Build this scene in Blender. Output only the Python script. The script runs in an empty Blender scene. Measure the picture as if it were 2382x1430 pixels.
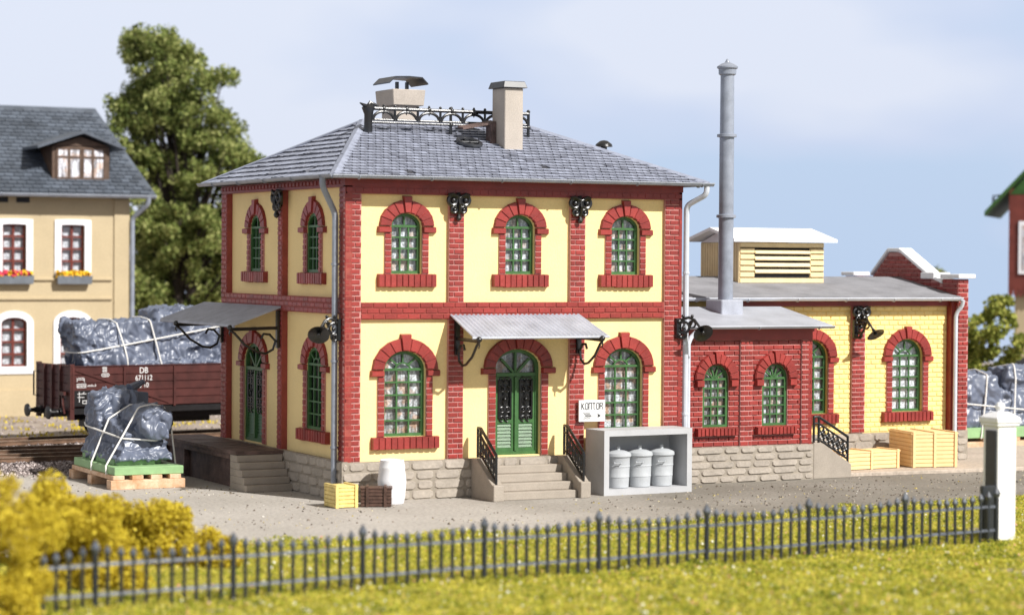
import bpy, math, random
from mathutils import Vector as V, Matrix, noise, geometry
from mathutils.bvhtree import BVHTree

RND = random.Random(11)
SC = bpy.context.scene
COL = SC.collection
PI = math.pi
X, Y, Z = V((1, 0, 0)), V((0, 1, 0)), V((0, 0, 1))

# ------------------------------------------------------------------ materials
def _nt(name):
    m = bpy.data.materials.new(name); m.use_nodes = True
    nt = m.node_tree; nt.nodes.clear()
    return m, nt, nt.nodes, nt.links

def mat(name, col, rough=.55, var=.12, vscale=3., fine=0., fscale=40., bump=0., bscale=30., island=0.,
        spec=.4, metal=0., col2=None, transl=0., coat=0.):
    """Painted or natural surface: base colour broken up by noise at two scales, optional bump."""
    m, nt, N, L = _nt(name)
    out = N.new('ShaderNodeOutputMaterial'); b = N.new('ShaderNodeBsdfPrincipled')
    b.inputs['Roughness'].default_value = rough
    b.inputs['Specular IOR Level'].default_value = spec
    b.inputs['Metallic'].default_value = metal
    b.inputs['Coat Weight'].default_value = coat
    tc = N.new('ShaderNodeTexCoord')
    n1 = N.new('ShaderNodeTexNoise'); n1.inputs['Scale'].default_value = vscale
    n1.inputs['Detail'].default_value = 5
    L.new(tc.outputs['Object'], n1.inputs['Vector'])
    mix = N.new('ShaderNodeMix'); mix.data_type = 'RGBA'
    c = list(col) + [1]
    d = list(col2) + [1] if col2 else [min(1, x * (1 - 2 * var)) for x in col] + [1]
    mix.inputs['A'].default_value = c if col2 else [min(1, x * (1 + var)) for x in col] + [1]
    mix.inputs['B'].default_value = d
    mr = N.new('ShaderNodeMapRange'); mr.inputs['From Min'].default_value = .3; mr.inputs['From Max'].default_value = .7
    L.new(n1.outputs['Fac'], mr.inputs['Value'])
    L.new(mr.outputs['Result'], mix.inputs['Factor'])
    cur = mix.outputs['Result']
    if fine:
        n2 = N.new('ShaderNodeTexNoise'); n2.inputs['Scale'].default_value = fscale; n2.inputs['Detail'].default_value = 3
        L.new(tc.outputs['Object'], n2.inputs['Vector'])
        r2 = N.new('ShaderNodeMapRange')
        r2.inputs['From Min'].default_value = .3; r2.inputs['From Max'].default_value = .7
        r2.inputs['To Min'].default_value = 1 - fine; r2.inputs['To Max'].default_value = 1 + fine
        L.new(n2.outputs['Fac'], r2.inputs['Value'])
        vm = N.new('ShaderNodeVectorMath'); vm.operation = 'SCALE'
        L.new(cur, vm.inputs[0]); L.new(r2.outputs['Result'], vm.inputs['Scale']); cur = vm.outputs[0]
    if island:
        g = N.new('ShaderNodeNewGeometry')
        r3 = N.new('ShaderNodeMapRange'); r3.inputs['To Min'].default_value = 1 - island; r3.inputs['To Max'].default_value = 1 + island
        L.new(g.outputs['Random Per Island'], r3.inputs['Value'])
        vm = N.new('ShaderNodeVectorMath'); vm.operation = 'SCALE'
        L.new(cur, vm.inputs[0]); L.new(r3.outputs['Result'], vm.inputs['Scale']); cur = vm.outputs[0]
    L.new(cur, b.inputs['Base Color'])
    if bump:
        n3 = N.new('ShaderNodeTexNoise'); n3.inputs['Scale'].default_value = bscale; n3.inputs['Detail'].default_value = 4
        L.new(tc.outputs['Object'], n3.inputs['Vector'])
        bp = N.new('ShaderNodeBump'); bp.inputs['Strength'].default_value = bump; bp.inputs['Distance'].default_value = .03
        L.new(n3.outputs['Fac'], bp.inputs['Height']); L.new(bp.outputs['Normal'], b.inputs['Normal'])
    sh = b.outputs[0]
    if transl:
        t = N.new('ShaderNodeBsdfTranslucent'); L.new(cur, t.inputs['Color'])
        mx = N.new('ShaderNodeMixShader'); mx.inputs[0].default_value = transl
        L.new(sh, mx.inputs[1]); L.new(t.outputs[0], mx.inputs[2]); sh = mx.outputs[0]
    L.new(sh, out.inputs['Surface'])
    return m

def ramp_mat(name, stops, rough=.8, transl=.0, spec=.2, patch=0., pscale=1.):
    """Each loose piece of the mesh (leaf, blade, stone) takes its own colour from the ramp."""
    m, nt, N, L = _nt(name)
    out = N.new('ShaderNodeOutputMaterial'); b = N.new('ShaderNodeBsdfPrincipled')
    b.inputs['Roughness'].default_value = rough; b.inputs['Specular IOR Level'].default_value = spec
    g = N.new('ShaderNodeNewGeometry'); r = N.new('ShaderNodeValToRGB')
    e = r.color_ramp.elements
    while len(e) < len(stops): e.new(.5)
    for k, (p, c) in enumerate(stops):
        e[k].position = p; e[k].color = list(c) + [1]
    r.color_ramp.interpolation = 'LINEAR'
    fac = g.outputs['Random Per Island']
    if patch:                                                       # pieces near one another lean to the same colour
        tc = N.new('ShaderNodeTexCoord'); nz = N.new('ShaderNodeTexNoise'); nz.inputs['Scale'].default_value = pscale; nz.inputs['Detail'].default_value = 4
        L.new(tc.outputs['Object'], nz.inputs['Vector'])
        mr = N.new('ShaderNodeMapRange'); mr.inputs['From Min'].default_value = .3; mr.inputs['From Max'].default_value = .7
        mr.inputs['To Min'].default_value = -patch; mr.inputs['To Max'].default_value = patch; L.new(nz.outputs['Fac'], mr.inputs['Value'])
        ad = N.new('ShaderNodeMath'); ad.operation = 'ADD'; ad.use_clamp = True
        lt = N.new('ShaderNodeMath'); lt.operation = 'LESS_THAN'; lt.inputs[1].default_value = .95; L.new(fac, lt.inputs[0])
        mu = N.new('ShaderNodeMath'); mu.operation = 'MULTIPLY'; L.new(lt.outputs[0], mu.inputs[0]); L.new(mr.outputs['Result'], mu.inputs[1])
        L.new(fac, ad.inputs[0]); L.new(mu.outputs[0], ad.inputs[1])
        mn = N.new('ShaderNodeMath'); mn.operation = 'MINIMUM'; L.new(ad.outputs[0], mn.inputs[0])
        m2 = N.new('ShaderNodeMath'); m2.operation = 'MAXIMUM'; m2.inputs[1].default_value = .95; L.new(fac, m2.inputs[0]); L.new(m2.outputs[0], mn.inputs[1]); fac = mn.outputs[0]
    L.new(fac, r.inputs['Fac'])
    L.new(r.outputs['Color'], b.inputs['Base Color'])
    sh = b.outputs[0]
    if transl:
        t = N.new('ShaderNodeBsdfTranslucent'); L.new(r.outputs['Color'], t.inputs['Color'])
        mx = N.new('ShaderNodeMixShader'); mx.inputs[0].default_value = transl
        L.new(sh, mx.inputs[1]); L.new(t.outputs[0], mx.inputs[2]); sh = mx.outputs[0]
    L.new(sh, out.inputs['Surface'])
    return m

def glass_mat(name):
    m, nt, N, L = _nt(name)
    out = N.new('ShaderNodeOutputMaterial')
    t = N.new('ShaderNodeBsdfTransparent'); t.inputs[0].default_value = (.93, .95, .95, 1)
    g = N.new('ShaderNodeBsdfGlossy'); g.inputs['Roughness'].default_value = .05
    mx = N.new('ShaderNodeMixShader')
    mx.inputs[0].default_value = .07; L.new(t.outputs[0], mx.inputs[1]); L.new(g.outputs[0], mx.inputs[2])
    L.new(mx.outputs[0], out.inputs['Surface'])
    return m

def curtain_mat(name, light, dark, warm, amount):
    """Net curtain with folds, shelves and small coloured things printed behind the panes."""
    m, nt, N, L = _nt(name)
    out = N.new('ShaderNodeOutputMaterial'); b = N.new('ShaderNodeBsdfPrincipled')
    b.inputs['Roughness'].default_value = .9
    tc = N.new('ShaderNodeTexCoord')
    mp = N.new('ShaderNodeMapping'); mp.inputs['Scale'].default_value = (7, 7, 1.1)
    L.new(tc.outputs['Object'], mp.inputs['Vector'])
    n1 = N.new('ShaderNodeTexNoise'); n1.inputs['Scale'].default_value = 1.4; n1.inputs['Detail'].default_value = 3
    L.new(mp.outputs[0], n1.inputs['Vector'])
    n2 = N.new('ShaderNodeTexNoise'); n2.inputs['Scale'].default_value = 16; n2.inputs['Detail'].default_value = 2
    L.new(tc.outputs['Object'], n2.inputs['Vector'])
    n3 = N.new('ShaderNodeTexNoise'); n3.inputs['Scale'].default_value = 3.2
    L.new(tc.outputs['Object'], n3.inputs['Vector'])
    r1 = N.new('ShaderNodeMapRange'); r1.inputs['From Min'].default_value = .42; r1.inputs['From Max'].default_value = .58
    L.new(n1.outputs['Fac'], r1.inputs['Value'])
    r2 = N.new('ShaderNodeMapRange'); r2.inputs['From Min'].default_value = .35; r2.inputs['From Max'].default_value = .65
    r2.inputs['To Min'].default_value = .45; r2.inputs['To Max'].default_value = 1.1
    L.new(n2.outputs['Fac'], r2.inputs['Value'])
    r3 = N.new('ShaderNodeMapRange'); r3.inputs['From Min'].default_value = .5 ; r3.inputs['From Max'].default_value = .62
    r3.inputs['To Max'].default_value = amount
    L.new(n3.outputs['Fac'], r3.inputs['Value'])
    a = N.new('ShaderNodeMix'); a.data_type = 'RGBA'
    a.inputs['A'].default_value = list(dark) + [1]; a.inputs['B'].default_value = list(light) + [1]
    L.new(r1.outputs['Result'], a.inputs['Factor'])
    c = N.new('ShaderNodeMix'); c.data_type = 'RGBA'; c.inputs['B'].default_value = list(warm) + [1]
    L.new(r3.outputs['Result'], c.inputs['Factor']); L.new(a.outputs['Result'], c.inputs['A'])
    s = N.new('ShaderNodeVectorMath'); s.operation = 'SCALE'
    L.new(c.outputs['Result'], s.inputs[0]); L.new(r2.outputs['Result'], s.inputs['Scale'])
    L.new(s.outputs[0], b.inputs['Base Color'])
    L.new(b.outputs[0], out.inputs['Surface'])
    return m

M = {}
M['yellow'] = mat('yellow_stucco', (.88, .68, .33), .75, .03, .9, .05, 26, .32, 22, spec=.25)
M['yellow_brick'] = mat('yellow_brick', (.87, .68, .29), .6, .03, 2, .06, 26, .2, 30, spec=.3, island=.05)
M['yellow_joint'] = mat('yellow_joint', (.81, .60, .22), .7, .06, 2)
M['red'] = mat('red_brick', (.275, .034, .028), .4, .12, 2.2, .12, 22, .25, 20, island=.16, spec=.5)
M['red_plain'] = mat('red_moulding', (.25, .032, .026), .45, .12, 2, .08, 20, .2, 18, spec=.5)
M['joint'] = mat('brick_joint_highlight', (.50, .24, .22), .7, .1, 4)  # mortar paled so the horizontal joints paint the highlight lines along the bricks
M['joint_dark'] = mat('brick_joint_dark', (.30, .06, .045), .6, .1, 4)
M['stone'] = mat('plinth_stone', (.375, .33, .28), .65, .08, 2, .1, 14, .7, 7, island=.07, spec=.35)
M['stone_joint'] = mat('stone_joint', (.31, .27, .22), .75, .1, 3, .1, 20)
M['concrete'] = mat('step_concrete', (.345, .30, .25), .62, .06, 2, .1, 30, .15, 30)
M['slate'] = mat('roof_slate', (.325, .355, .45), .48, .05, .7, .12, 12, .25, 25, island=.15, spec=.5)
M['slate_dark'] = mat('roof_underlay', (.045, .045, .055), .7, .2, 3)
M['slate_gap_shade'] = mat('slate_gap_shade', (.15, .155, .185), .7, .15, 3)  # side faces of the slates coloured dark in place of shade in the grooves
M['ridge'] = mat('roof_ridge', (.28, .305, .385), .5, .08, 3, .1, 25)
M['zinc'] = mat('zinc_sheet', (.38, .40, .46), .42, .1, 2, .1, 30, .1, 30, spec=.6)
M['zinc_light'] = mat('pale_zinc', (.55, .58, .64), .42, .06, 2, .06, 30, .08, 30, spec=.6)
M['pipe'] = mat('pipe_metal', (.25, .275, .33), .36, .1, 3, .12, 40, .1, 40, spec=.7)
M['felt'] = mat('roof_felt', (.24, .24, .26), .8, .12, 1.2, .16, 30, .3, 40)
M['annex_roof'] = mat('annex_sheet', (.37, .385, .43), .5, .08, 1.2, .08, 25, .15, 25)
M['green'] = mat('green_paint', (.045, .13, .038), .42, .12, 4, .1, 30, .12, 40, spec=.5)
M['black'] = mat('black_iron', (.008, .008, .009), .3, .1, 4, .1, 30, .2, 30, spec=.7)
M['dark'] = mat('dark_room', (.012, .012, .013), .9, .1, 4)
M['glass'] = glass_mat('window_glass')
M['curtain'] = curtain_mat('net_curtain', (.86, .87, .94), (.34, .33, .35), (.75, .50, .36), .6)
M['curtain_mixed'] = curtain_mat('lace_curtain', (.78, .79, .84), (.26, .25, .26), (.66, .36, .22), .65)
M['curtain_white'] = curtain_mat('white_curtain', (.88, .89, .95), (.72, .72, .78), (.8, .8, .85), .3)
M['chimney'] = mat('chimney_render', (.42, .37, .32), .7, .05, 2, .12, 30, .2, 30)
M['hat'] = mat('chimney_metal', (.028, .03, .036), .35, .2, 5, .2, 20, spec=.6)
M['white'] = mat('white_paint', (.80, .80, .82), .5, .03, 3, .03, 30, .05, 30)
M['box_grey'] = mat('pale_grey_concrete', (.44, .445, .46), .6, .04, 2, .05, 40, .08, 40)
M['bin'] = mat('pale_grey_bin', (.43, .45, .47), .55, .04, 4, .05, 40, .15, 40)
M['cream'] = mat('cream_boards', (.78, .62, .35), .55, .05, 3, .05, 30, .08, 30)
M['crate_y'] = mat('yellow_crate_wood', (.80, .62, .22), .5, .12, 5, .1, 30, .1, 30)
M['crate_b'] = mat('brown_crate_wood', (.095, .052, .038), .45, .2, 6, .2, 30, .15, 30)
M['crate_p'] = mat('pale_crate_wood', (.85, .60, .30), .5, .04, 3, .04, 30, .06, 30)
M['wood_brown'] = mat('brown_planks', (.13, .085, .075), .6, .25, 3, .3, 30, .3, 25, island=.1)
M['wood_pale'] = mat('pallet_timber', (.72, .52, .36), .7, .1, 4, .12, 30, .15, 30, col2=(.48, .27, .14))
M['base_green'] = mat('green_baseplate', (.27, .44, .21), .55, .08, 3, .06, 30, .1, 40)
M['cord'] = mat('white_cord', (.78, .76, .72), .7, .05, 9)
M['wagon'] = mat('wagon_red', (.07, .019, .016), .5, .18, 2.4, .15, 30, .15, 25, island=.06)
M['wagon_dark'] = mat('wagon_black', (.012, .011, .012), .45, .2, 4, .2, 30)
M['mark'] = mat('white_lettering', (.78, .77, .76), .6, .02, 9)
M['rail'] = mat('rail_steel', (.16, .095, .06), .45, .25, 3, .2, 30, spec=.5)
M['rail_top'] = mat('rail_head', (.45, .38, .30), .3, .15, 3, metal=.6)
M['sleeper'] = mat('sleeper_wood', (.035, .025, .02), .8, .3, 3, .3, 20)
M['sign'] = mat('sign_white', (.82, .82, .82), .5, .02, 5)
M['ink'] = mat('sign_ink', (.012, .012, .012), .6, .05, 9)
M['house'] = mat('ochre_render', (.47, .38, .24), .8, .04, .8, .06, 14, .2, 20)
M['house_roof'] = mat('dark_slate', (.085, .10, .125), .5, .15, 1, .2, 12, island=.25)
M['house_brown'] = mat('dormer_wood', (.10, .06, .04), .6, .15, 3, .1, 25)
M['house_red'] = mat('window_red_wood', (.15, .03, .02), .5, .12, 4)
M['trim_white'] = mat('white_trim', (.82, .82, .86), .6, .03, 3)
M['planter'] = mat('grey_planter', (.18, .20, .23), .5, .1, 4)
M['box_green'] = mat('green_roof', (.035, .10, .02), .6, .2, 1.5, .2, 15)
M['box_red'] = mat('red_timber', (.16, .035, .025), .6, .15, 2, .1, 20)
M['fence_sheen'] = mat('sheen_grey_iron', (.085, .097, .12), .33, .25, 5, .2, 30, spec=.7)  # lighter iron for rails and knobs, the sky's reflection painted into the colour
M['fence'] = mat('grey_iron', (.02, .024, .03), .4, .15, 4, .1, 30, spec=.6)

# ------------------------------------------------------------------ mesh building
class Fr:
    """A flat face of a building: u to the right, v up, n outwards."""
    def __init__(s, o, u, v=Z):
        s.o = V(o); s.u = V(u).normalized(); s.v = V(v).normalized(); s.n = s.u.cross(s.v)
    def p(s, a, b, c=0.):
        return s.o + s.u * a + s.v * b + s.n * c

WORLD = Fr((0, 0, 0), (1, 0, 0), (0, 1, 0))

class MB:
    def __init__(s):
        s.v = []; s.f = []; s.m = []
    def add(s, vs, fs, m=0):
        i = len(s.v); s.v += [tuple(p) for p in vs]
        for f in fs:
            s.f.append([i + k for k in f]); s.m.append(m)
    def face(s, pts, m=0):
        s.add(pts, [range(len(pts))], m)
    def hexa(s, p, m=0):
        s.add(p, [(3, 2, 1, 0), (4, 5, 6, 7), (0, 1, 5, 4), (1, 2, 6, 5), (2, 3, 7, 6), (3, 0, 4, 7)], m)
    def box(s, x0, x1, y0, y1, z0, z1, m=0):
        s.hexa([(x0, y0, z0), (x1, y0, z0), (x1, y1, z0), (x0, y1, z0), (x0, y0, z1), (x1, y0, z1), (x1, y1, z1), (x0, y1, z1)], m)
    def fbox(s, fr, u0, u1, v0, v1, w0, w1, m=0, ch=0.):
        P = fr.p
        s.hexa([P(u0, v0, w0), P(u1, v0, w0), P(u1, v1, w0), P(u0, v1, w0),
                P(u0 + ch, v0 + ch, w1), P(u1 - ch, v0 + ch, w1), P(u1 - ch, v1 - ch, w1), P(u0 + ch, v1 - ch, w1)], m)
    def prism(s, fr, poly, w0, w1, m=0, ch=0.):
        n = len(poly)
        cu = sum(q[0] for q in poly) / n; cv = sum(q[1] for q in poly) / n
        top = []
        for a, b in poly:
            d = math.hypot(a - cu, b - cv) or 1
            k = max(0, 1 - ch * 1.4 / d); top.append((cu + (a - cu) * k, cv + (b - cv) * k))
        vs = [fr.p(a, b, w0) for a, b in poly] + [fr.p(a, b, w1) for a, b in top]
        fs = [tuple(range(n))[::-1], tuple(range(n, 2 * n))] + [(i, (i + 1) % n, n + (i + 1) % n, n + i) for i in range(n)]
        s.add(vs, fs, m)
    def tube(s, pts, r, n=8, m=0, closed=False, r2=None):
        pts = [V(p) for p in pts]; k = len(pts); vs = []; prev = None
        for i, p in enumerate(pts):
            if closed: t = pts[(i + 1) % k] - pts[i - 1]
            else: t = pts[min(i + 1, k - 1)] - pts[max(i - 1, 0)]
            if t.length < 1e-9: t = Z.copy()
            t.normalize()
            if prev is None:
                a = t.cross(Z) if abs(t.z) < .9 else t.cross(X)
            else:
                a = prev - t * prev.dot(t)
            a.normalize(); prev = a; b = t.cross(a)
            rr = r if r2 is None else r + (r2 - r) * i / max(1, k - 1)
            for j in range(n):
                g = 2 * PI * j / n
                vs.append(p + a * (rr * math.cos(g)) + b * (rr * math.sin(g)))
        fs = []
        for i in range(k if closed else k - 1):
            i2 = (i + 1) % k
            for j in range(n):
                j2 = (j + 1) % n
                fs.append((i * n + j, i * n + j2, i2 * n + j2, i2 * n + j))
        if not closed:
            fs.append(tuple(range(n))[::-1]); fs.append(tuple(range((k - 1) * n, k * n)))
        s.add(vs, fs, m)
    def lathe(s, prof, o, axis=Z, n=16, m=0, caps=True):
        ax = V(axis).normalized(); a = ax.cross(X) if abs(ax.x) < .9 else ax.cross(Y)
        a.normalize(); b = ax.cross(a); o = V(o); vs = []; k = len(prof)
        for r, h in prof:
            for j in range(n):
                g = 2 * PI * j / n
                vs.append(o + ax * h + (a * math.cos(g) + b * math.sin(g)) * r)
        fs = [(i * n + j, i * n + (j + 1) % n, (i + 1) * n + (j + 1) % n, (i + 1) * n + j) for i in range(k - 1) for j in range(n)]
        if caps: fs += [tuple(range(n))[::-1], tuple(range((k - 1) * n, k * n))]
        s.add(vs, fs, m)
    def ball(s, o, r, m=0, n=8, sq=1.):
        pr = [(max(1e-3, r * math.sin(PI * i / n)), -r * sq * math.cos(PI * i / n)) for i in range(n + 1)]
        s.lathe(pr, o, Z, n + 2, m, False)
    def build(s, name, mats, parent=None, smooth=False, bevel=0., local=False, seg=1, sharp=32):
        L = V((0, 0, 0))
        if not local:
            q = parent
            while q is not None and q.parent is not None: q = q.parent
            if q is not None: L = q.location
        me = bpy.data.meshes.new(name)
        me.from_pydata([(a - L[0], b - L[1], c - L[2]) for a, b, c in s.v], [], s.f)
        for mm in (mats if isinstance(mats, (list, tuple)) else [mats]): me.materials.append(mm)
        me.polygons.foreach_set('material_index', s.m)
        if smooth:
            me.polygons.foreach_set('use_smooth', [True] * len(s.f)); me.set_sharp_from_angle(angle=math.radians(sharp))
        me.update()
        o = bpy.data.objects.new(name, me); COL.objects.link(o)
        if parent is not None: o.parent = parent
        if bevel:
            bv = o.modifiers.new('edge', 'BEVEL'); bv.width = bevel; bv.segments = seg; bv.limit_method = 'ANGLE'
        return o

def tag(o, label, cat, group=None):
    o['label'] = label; o['category'] = cat
    if group: o['group'] = group
    return o
def thing(name, label, cat, loc=(0, 0, 0), rz=0., group=None):
    o = bpy.data.objects.new(name, None); COL.objects.link(o)
    o.location = loc; o.rotation_euler = (0, 0, rz); o.empty_display_size = .3
    return tag(o, label, cat, group)
def setting(o, kind='structure'):
    o['kind'] = kind; return o
def dup(root, loc, label):
    r = root.copy(); COL.objects.link(r); r.location = loc; r['label'] = label
    for ch in root.children:
        c = ch.copy(); COL.objects.link(c); c.parent = r
        for g in ch.children:
            d = g.copy(); COL.objects.link(d); d.parent = c
    return r

# ------------------------------------------------------------------ masonry
def arch(uc, w, v0, vt, rise, n=14, i=0.):
    a = w / 2 - i; vs = vt - rise; r = rise - i
    return [(uc - a, v0 + i), (uc + a, v0 + i)] + [(uc + a * math.cos(PI * k / n), vs + r * math.sin(PI * k / n)) for k in range(n + 1)]

def inside(p, poly):
    c = False; n = len(poly)
    for i in range(n):
        (x1, y1), (x2, y2) = poly[i], poly[(i + 1) % n]
        if (y1 > p[1]) != (y2 > p[1]) and p[0] < (x2 - x1) * (p[1] - y1) / (y2 - y1) + x1: c = not c
    return c

def wall(mb, fr, outer, holes, w=0., reveal=.3, m=0, mr=None):
    pts, edges = [], []
    for poly in [outer] + holes:
        i = len(pts); n = len(poly); pts += [V(q) for q in poly]
        edges += [(i + k, i + (k + 1) % n) for k in range(n)]
    vs, es, fs, _, _, _ = geometry.delaunay_2d_cdt(pts, edges, [], 0, 1e-5)
    keep = []
    for f in fs:
        c = (sum(vs[k][0] for k in f) / len(f), sum(vs[k][1] for k in f) / len(f))
        if inside(c, outer) and not any(inside(c, h) for h in holes): keep.append(f)
    mb.add([fr.p(q[0], q[1], w) for q in vs], keep, m)
    for h in holes:
        n = len(h)
        for k in range(n):
            a, b = h[k], h[(k + 1) % n]
            mb.face([fr.p(a[0], a[1], w), fr.p(a[0], a[1], w - reveal), fr.p(b[0], b[1], w - reveal), fr.p(b[0], b[1], w)], m if mr is None else mr)

def bricks(mb, fr, u0, u1, v0, v1, w0, w1, course=.148, length=.31, g=.02, m=0, mj=1, ch=.014, holes=(), back=True, off=0.):
    """Relief brickwork: one chamfered block per brick over a joint-coloured backing."""
    if back and not holes:
        mb.fbox(fr, u0, u1, v0, v1, w0, w1 - .022, mj)
    rows = max(1, round((v1 - v0) / course)); c = (v1 - v0) / rows
    for r in range(rows):
        a, b = v0 + r * c + g * .65, v0 + (r + 1) * c - g * .65
        u = u0 - (length * (.5 if r % 2 else 0) + off) % length
        cuts = []
        for h in holes:
            vm = (a + b) / 2
            if h[0] <= vm <= h[1]: cuts.append(h[2](vm))
        while u < u1 - .03:
            s, e = max(u, u0) + g * .16, min(u + length, u1) - g * .16
            u += length
            segs = [(s, e)]
            for lo, hi in cuts:
                nx = []
                for s_, e_ in segs:
                    if e_ <= lo or s_ >= hi: nx.append((s_, e_))
                    else:
                        if lo - s_ > .05: nx.append((s_, lo - .01))
                        if e_ - hi > .05: nx.append((hi + .01, e_))
                segs = nx
            for s_, e_ in segs:
                if e_ - s_ > .05:
                    j = RND.uniform(-.004, .004)
                    mb.fbox(fr, s_, e_, a + j, b + j, w1 - .03, w1 + RND.uniform(-.004, .006), m, ch)

def hood(mb, fr, uc, w, vs, rise, t=.38, n=9, w0=0., w1=.1, ear=.43, earh=.2, key=.12, m=0):
    """Brick arch over an opening: separate voussoirs, keystone and side blocks."""
    a0, b0, a1, b1 = w / 2, rise, w / 2 + t, rise + t
    for k in range(16):                                             # solid backing behind the joints
        t0, t1 = PI * k / 16, PI * (k + 1) / 16
        mb.prism(fr, [(uc + (a0 + .01) * math.cos(t0), vs + (b0 + .01) * math.sin(t0)), (uc + (a1 - .02) * math.cos(t0), vs + (b1 - .02) * math.sin(t0)),
                      (uc + (a1 - .02) * math.cos(t1), vs + (b1 - .02) * math.sin(t1)), (uc + (a0 + .01) * math.cos(t1), vs + (b0 + .01) * math.sin(t1))], w0, w1 - .025, m)
    for k in range(n):
        t0, t1 = PI * k / n + .008, PI * (k + 1) / n - .008
        mid = abs(k - (n - 1) / 2) < .4
        aa, bb = (a1, b1 + key) if mid else (a1 + RND.uniform(-.012, .012), b1 + RND.uniform(-.012, .012))
        P = [(uc + a0 * math.cos(t0), vs + b0 * math.sin(t0)), (uc + aa * math.cos(t0), vs + bb * math.sin(t0)),
             (uc + aa * math.cos(t1), vs + bb * math.sin(t1)), (uc + a0 * math.cos(t1), vs + b0 * math.sin(t1))]
        mb.prism(fr, P, w0, w1 + (.04 if mid else 0), m, .025)
    for sg in (-1, 1):
        u0, u1 = sorted((uc + sg * w / 2, uc + sg * (w / 2 + ear)))
        mb.fbox(fr, u0, u1, vs - earh, vs - .01, w0, w1 + .03, m, .03)

def sill(mb, fr, uc, w, v0, v1, w0, w1, n=10, m=0):
    mb.fbox(fr, uc - w / 2 + .02, uc + w / 2 - .02, v0 + .02, v1 - .015, w0, w1 - .03, m)
    for k in range(n):
        a = uc - w / 2 + w * k / n; b = uc - w / 2 + w * (k + 1) / n
        j = RND.uniform(-.012, .012)
        mb.fbox(fr, a + .003, b - .003, v0 + j, v1, w0, w1 + j * .5, m, .022)

def bar(mb, fr, a, b, t, w0, w1, m=0):
    d = V((b[0] - a[0], b[1] - a[1])); d.normalize(); q = V((-d[1], d[0])) * t / 2
    mb.prism(fr, [(a[0] - q[0], a[1] - q[1]), (b[0] - q[0], b[1] - q[1]), (b[0] + q[0], b[1] + q[1]), (a[0] + q[0], a[1] + q[1])], w0, w1, m)

def window(parent, fr, uc, w, v0, vt, rise, wall_w, rows=5, fan='half', curtain='curtain', sl=None, hd=None, jamb=.2, t=.085, depth=.17, proud=.09, frame_m='green', red='red'):
    """A framed arched window as one part: frame and bars, with pane, curtain, brick surround and sill below it."""
    fw = wall_w - depth; vs = vt - rise
    f = MB(); o, i = arch(uc, w, v0, vt, rise), arch(uc, w, v0, vt, rise, i=t)
    n = len(o)
    for k in range(n):
        k2 = (k + 1) % n
        f.hexa([fr.p(*o[k], fw - .05), fr.p(*o[k2], fw - .05), fr.p(*i[k2], fw - .05), fr.p(*i[k], fw - .05),
                fr.p(*o[k], fw + .05), fr.p(*o[k2], fw + .05), fr.p(*i[k2], fw + .05), fr.p(*i[k], fw + .05)])
    b = .045; a = w / 2 - t
    for q in (-1, 1): bar(f, fr, (uc + q * a / 3, v0 + t), (uc + q * a / 3, vs), b, fw - .03, fw + .03)
    for k in range(1, rows + 1):
        v = v0 + t + (vs - v0 - t) * k / rows
        bar(f, fr, (uc - a, v), (uc + a, v), b * (1.5 if k == rows else 1), fw - .035, fw + (.05 if k == rows else .037))
    rt = rise - t
    if fan == 'half':
        c = [(uc + a * .42 * math.cos(PI * k / 8), vs + rt * .42 * math.sin(PI * k / 8)) for k in range(9)]
        for k in range(8): bar(f, fr, c[k], c[k + 1], b, fw - .03, fw + .03)
        for g in (PI / 4, PI / 2, 3 * PI / 4):
            bar(f, fr, (uc + a * .42 * math.cos(g), vs + rt * .42 * math.sin(g)), (uc + a * math.cos(g), vs + rt * math.sin(g)), b, fw - .032, fw + .032)
    elif fan == 'radial':
        for g in (PI / 5, PI * 2 / 5, PI * 3 / 5, PI * 4 / 5):
            bar(f, fr, (uc, vs), (uc + a * math.cos(g), vs + rt * math.sin(g)), b, fw - .032, fw + .032)
    else:
        bar(f, fr, (uc, vs), (uc, vt - t), b, fw - .03, fw + .03)
    wn = f.build('window', M[frame_m], parent)
    p = MB(); p.face([fr.p(a_, b_, fw - .02) for a_, b_ in arch(uc, w, v0, vt, rise, i=t * .8)]); p.build('pane', M['glass'], wn)
    c = MB(); c.face([fr.p(a_, b_, fw - .085) for a_, b_ in arch(uc, w, v0, vt, rise, i=-.06)])
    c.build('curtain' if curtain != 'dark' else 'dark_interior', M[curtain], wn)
    s = MB()
    hood(s, fr, uc, w, vs, rise, w0=wall_w - .01, w1=wall_w + proud, **(hd or {}))
    if jamb:
        for q in (-1, 1):
            u0, u1 = sorted((uc + q * (w / 2), uc + q * (w / 2 + jamb)))
            bricks(s, fr, u0, u1, v0, vs - .2, wall_w - .01, wall_w + proud * .75, course=.165, length=2., g=.02, ch=.01)
    s.build('brick_surround', [M[red], M['joint']], wn)
    if sl:
        q = MB(); sill(q, fr, uc, sl[0], v0 - sl[1], v0, wall_w - .01, wall_w + proud + .06, sl[2]); q.build('brick_sill', M[red], wn)
    return wn

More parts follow.
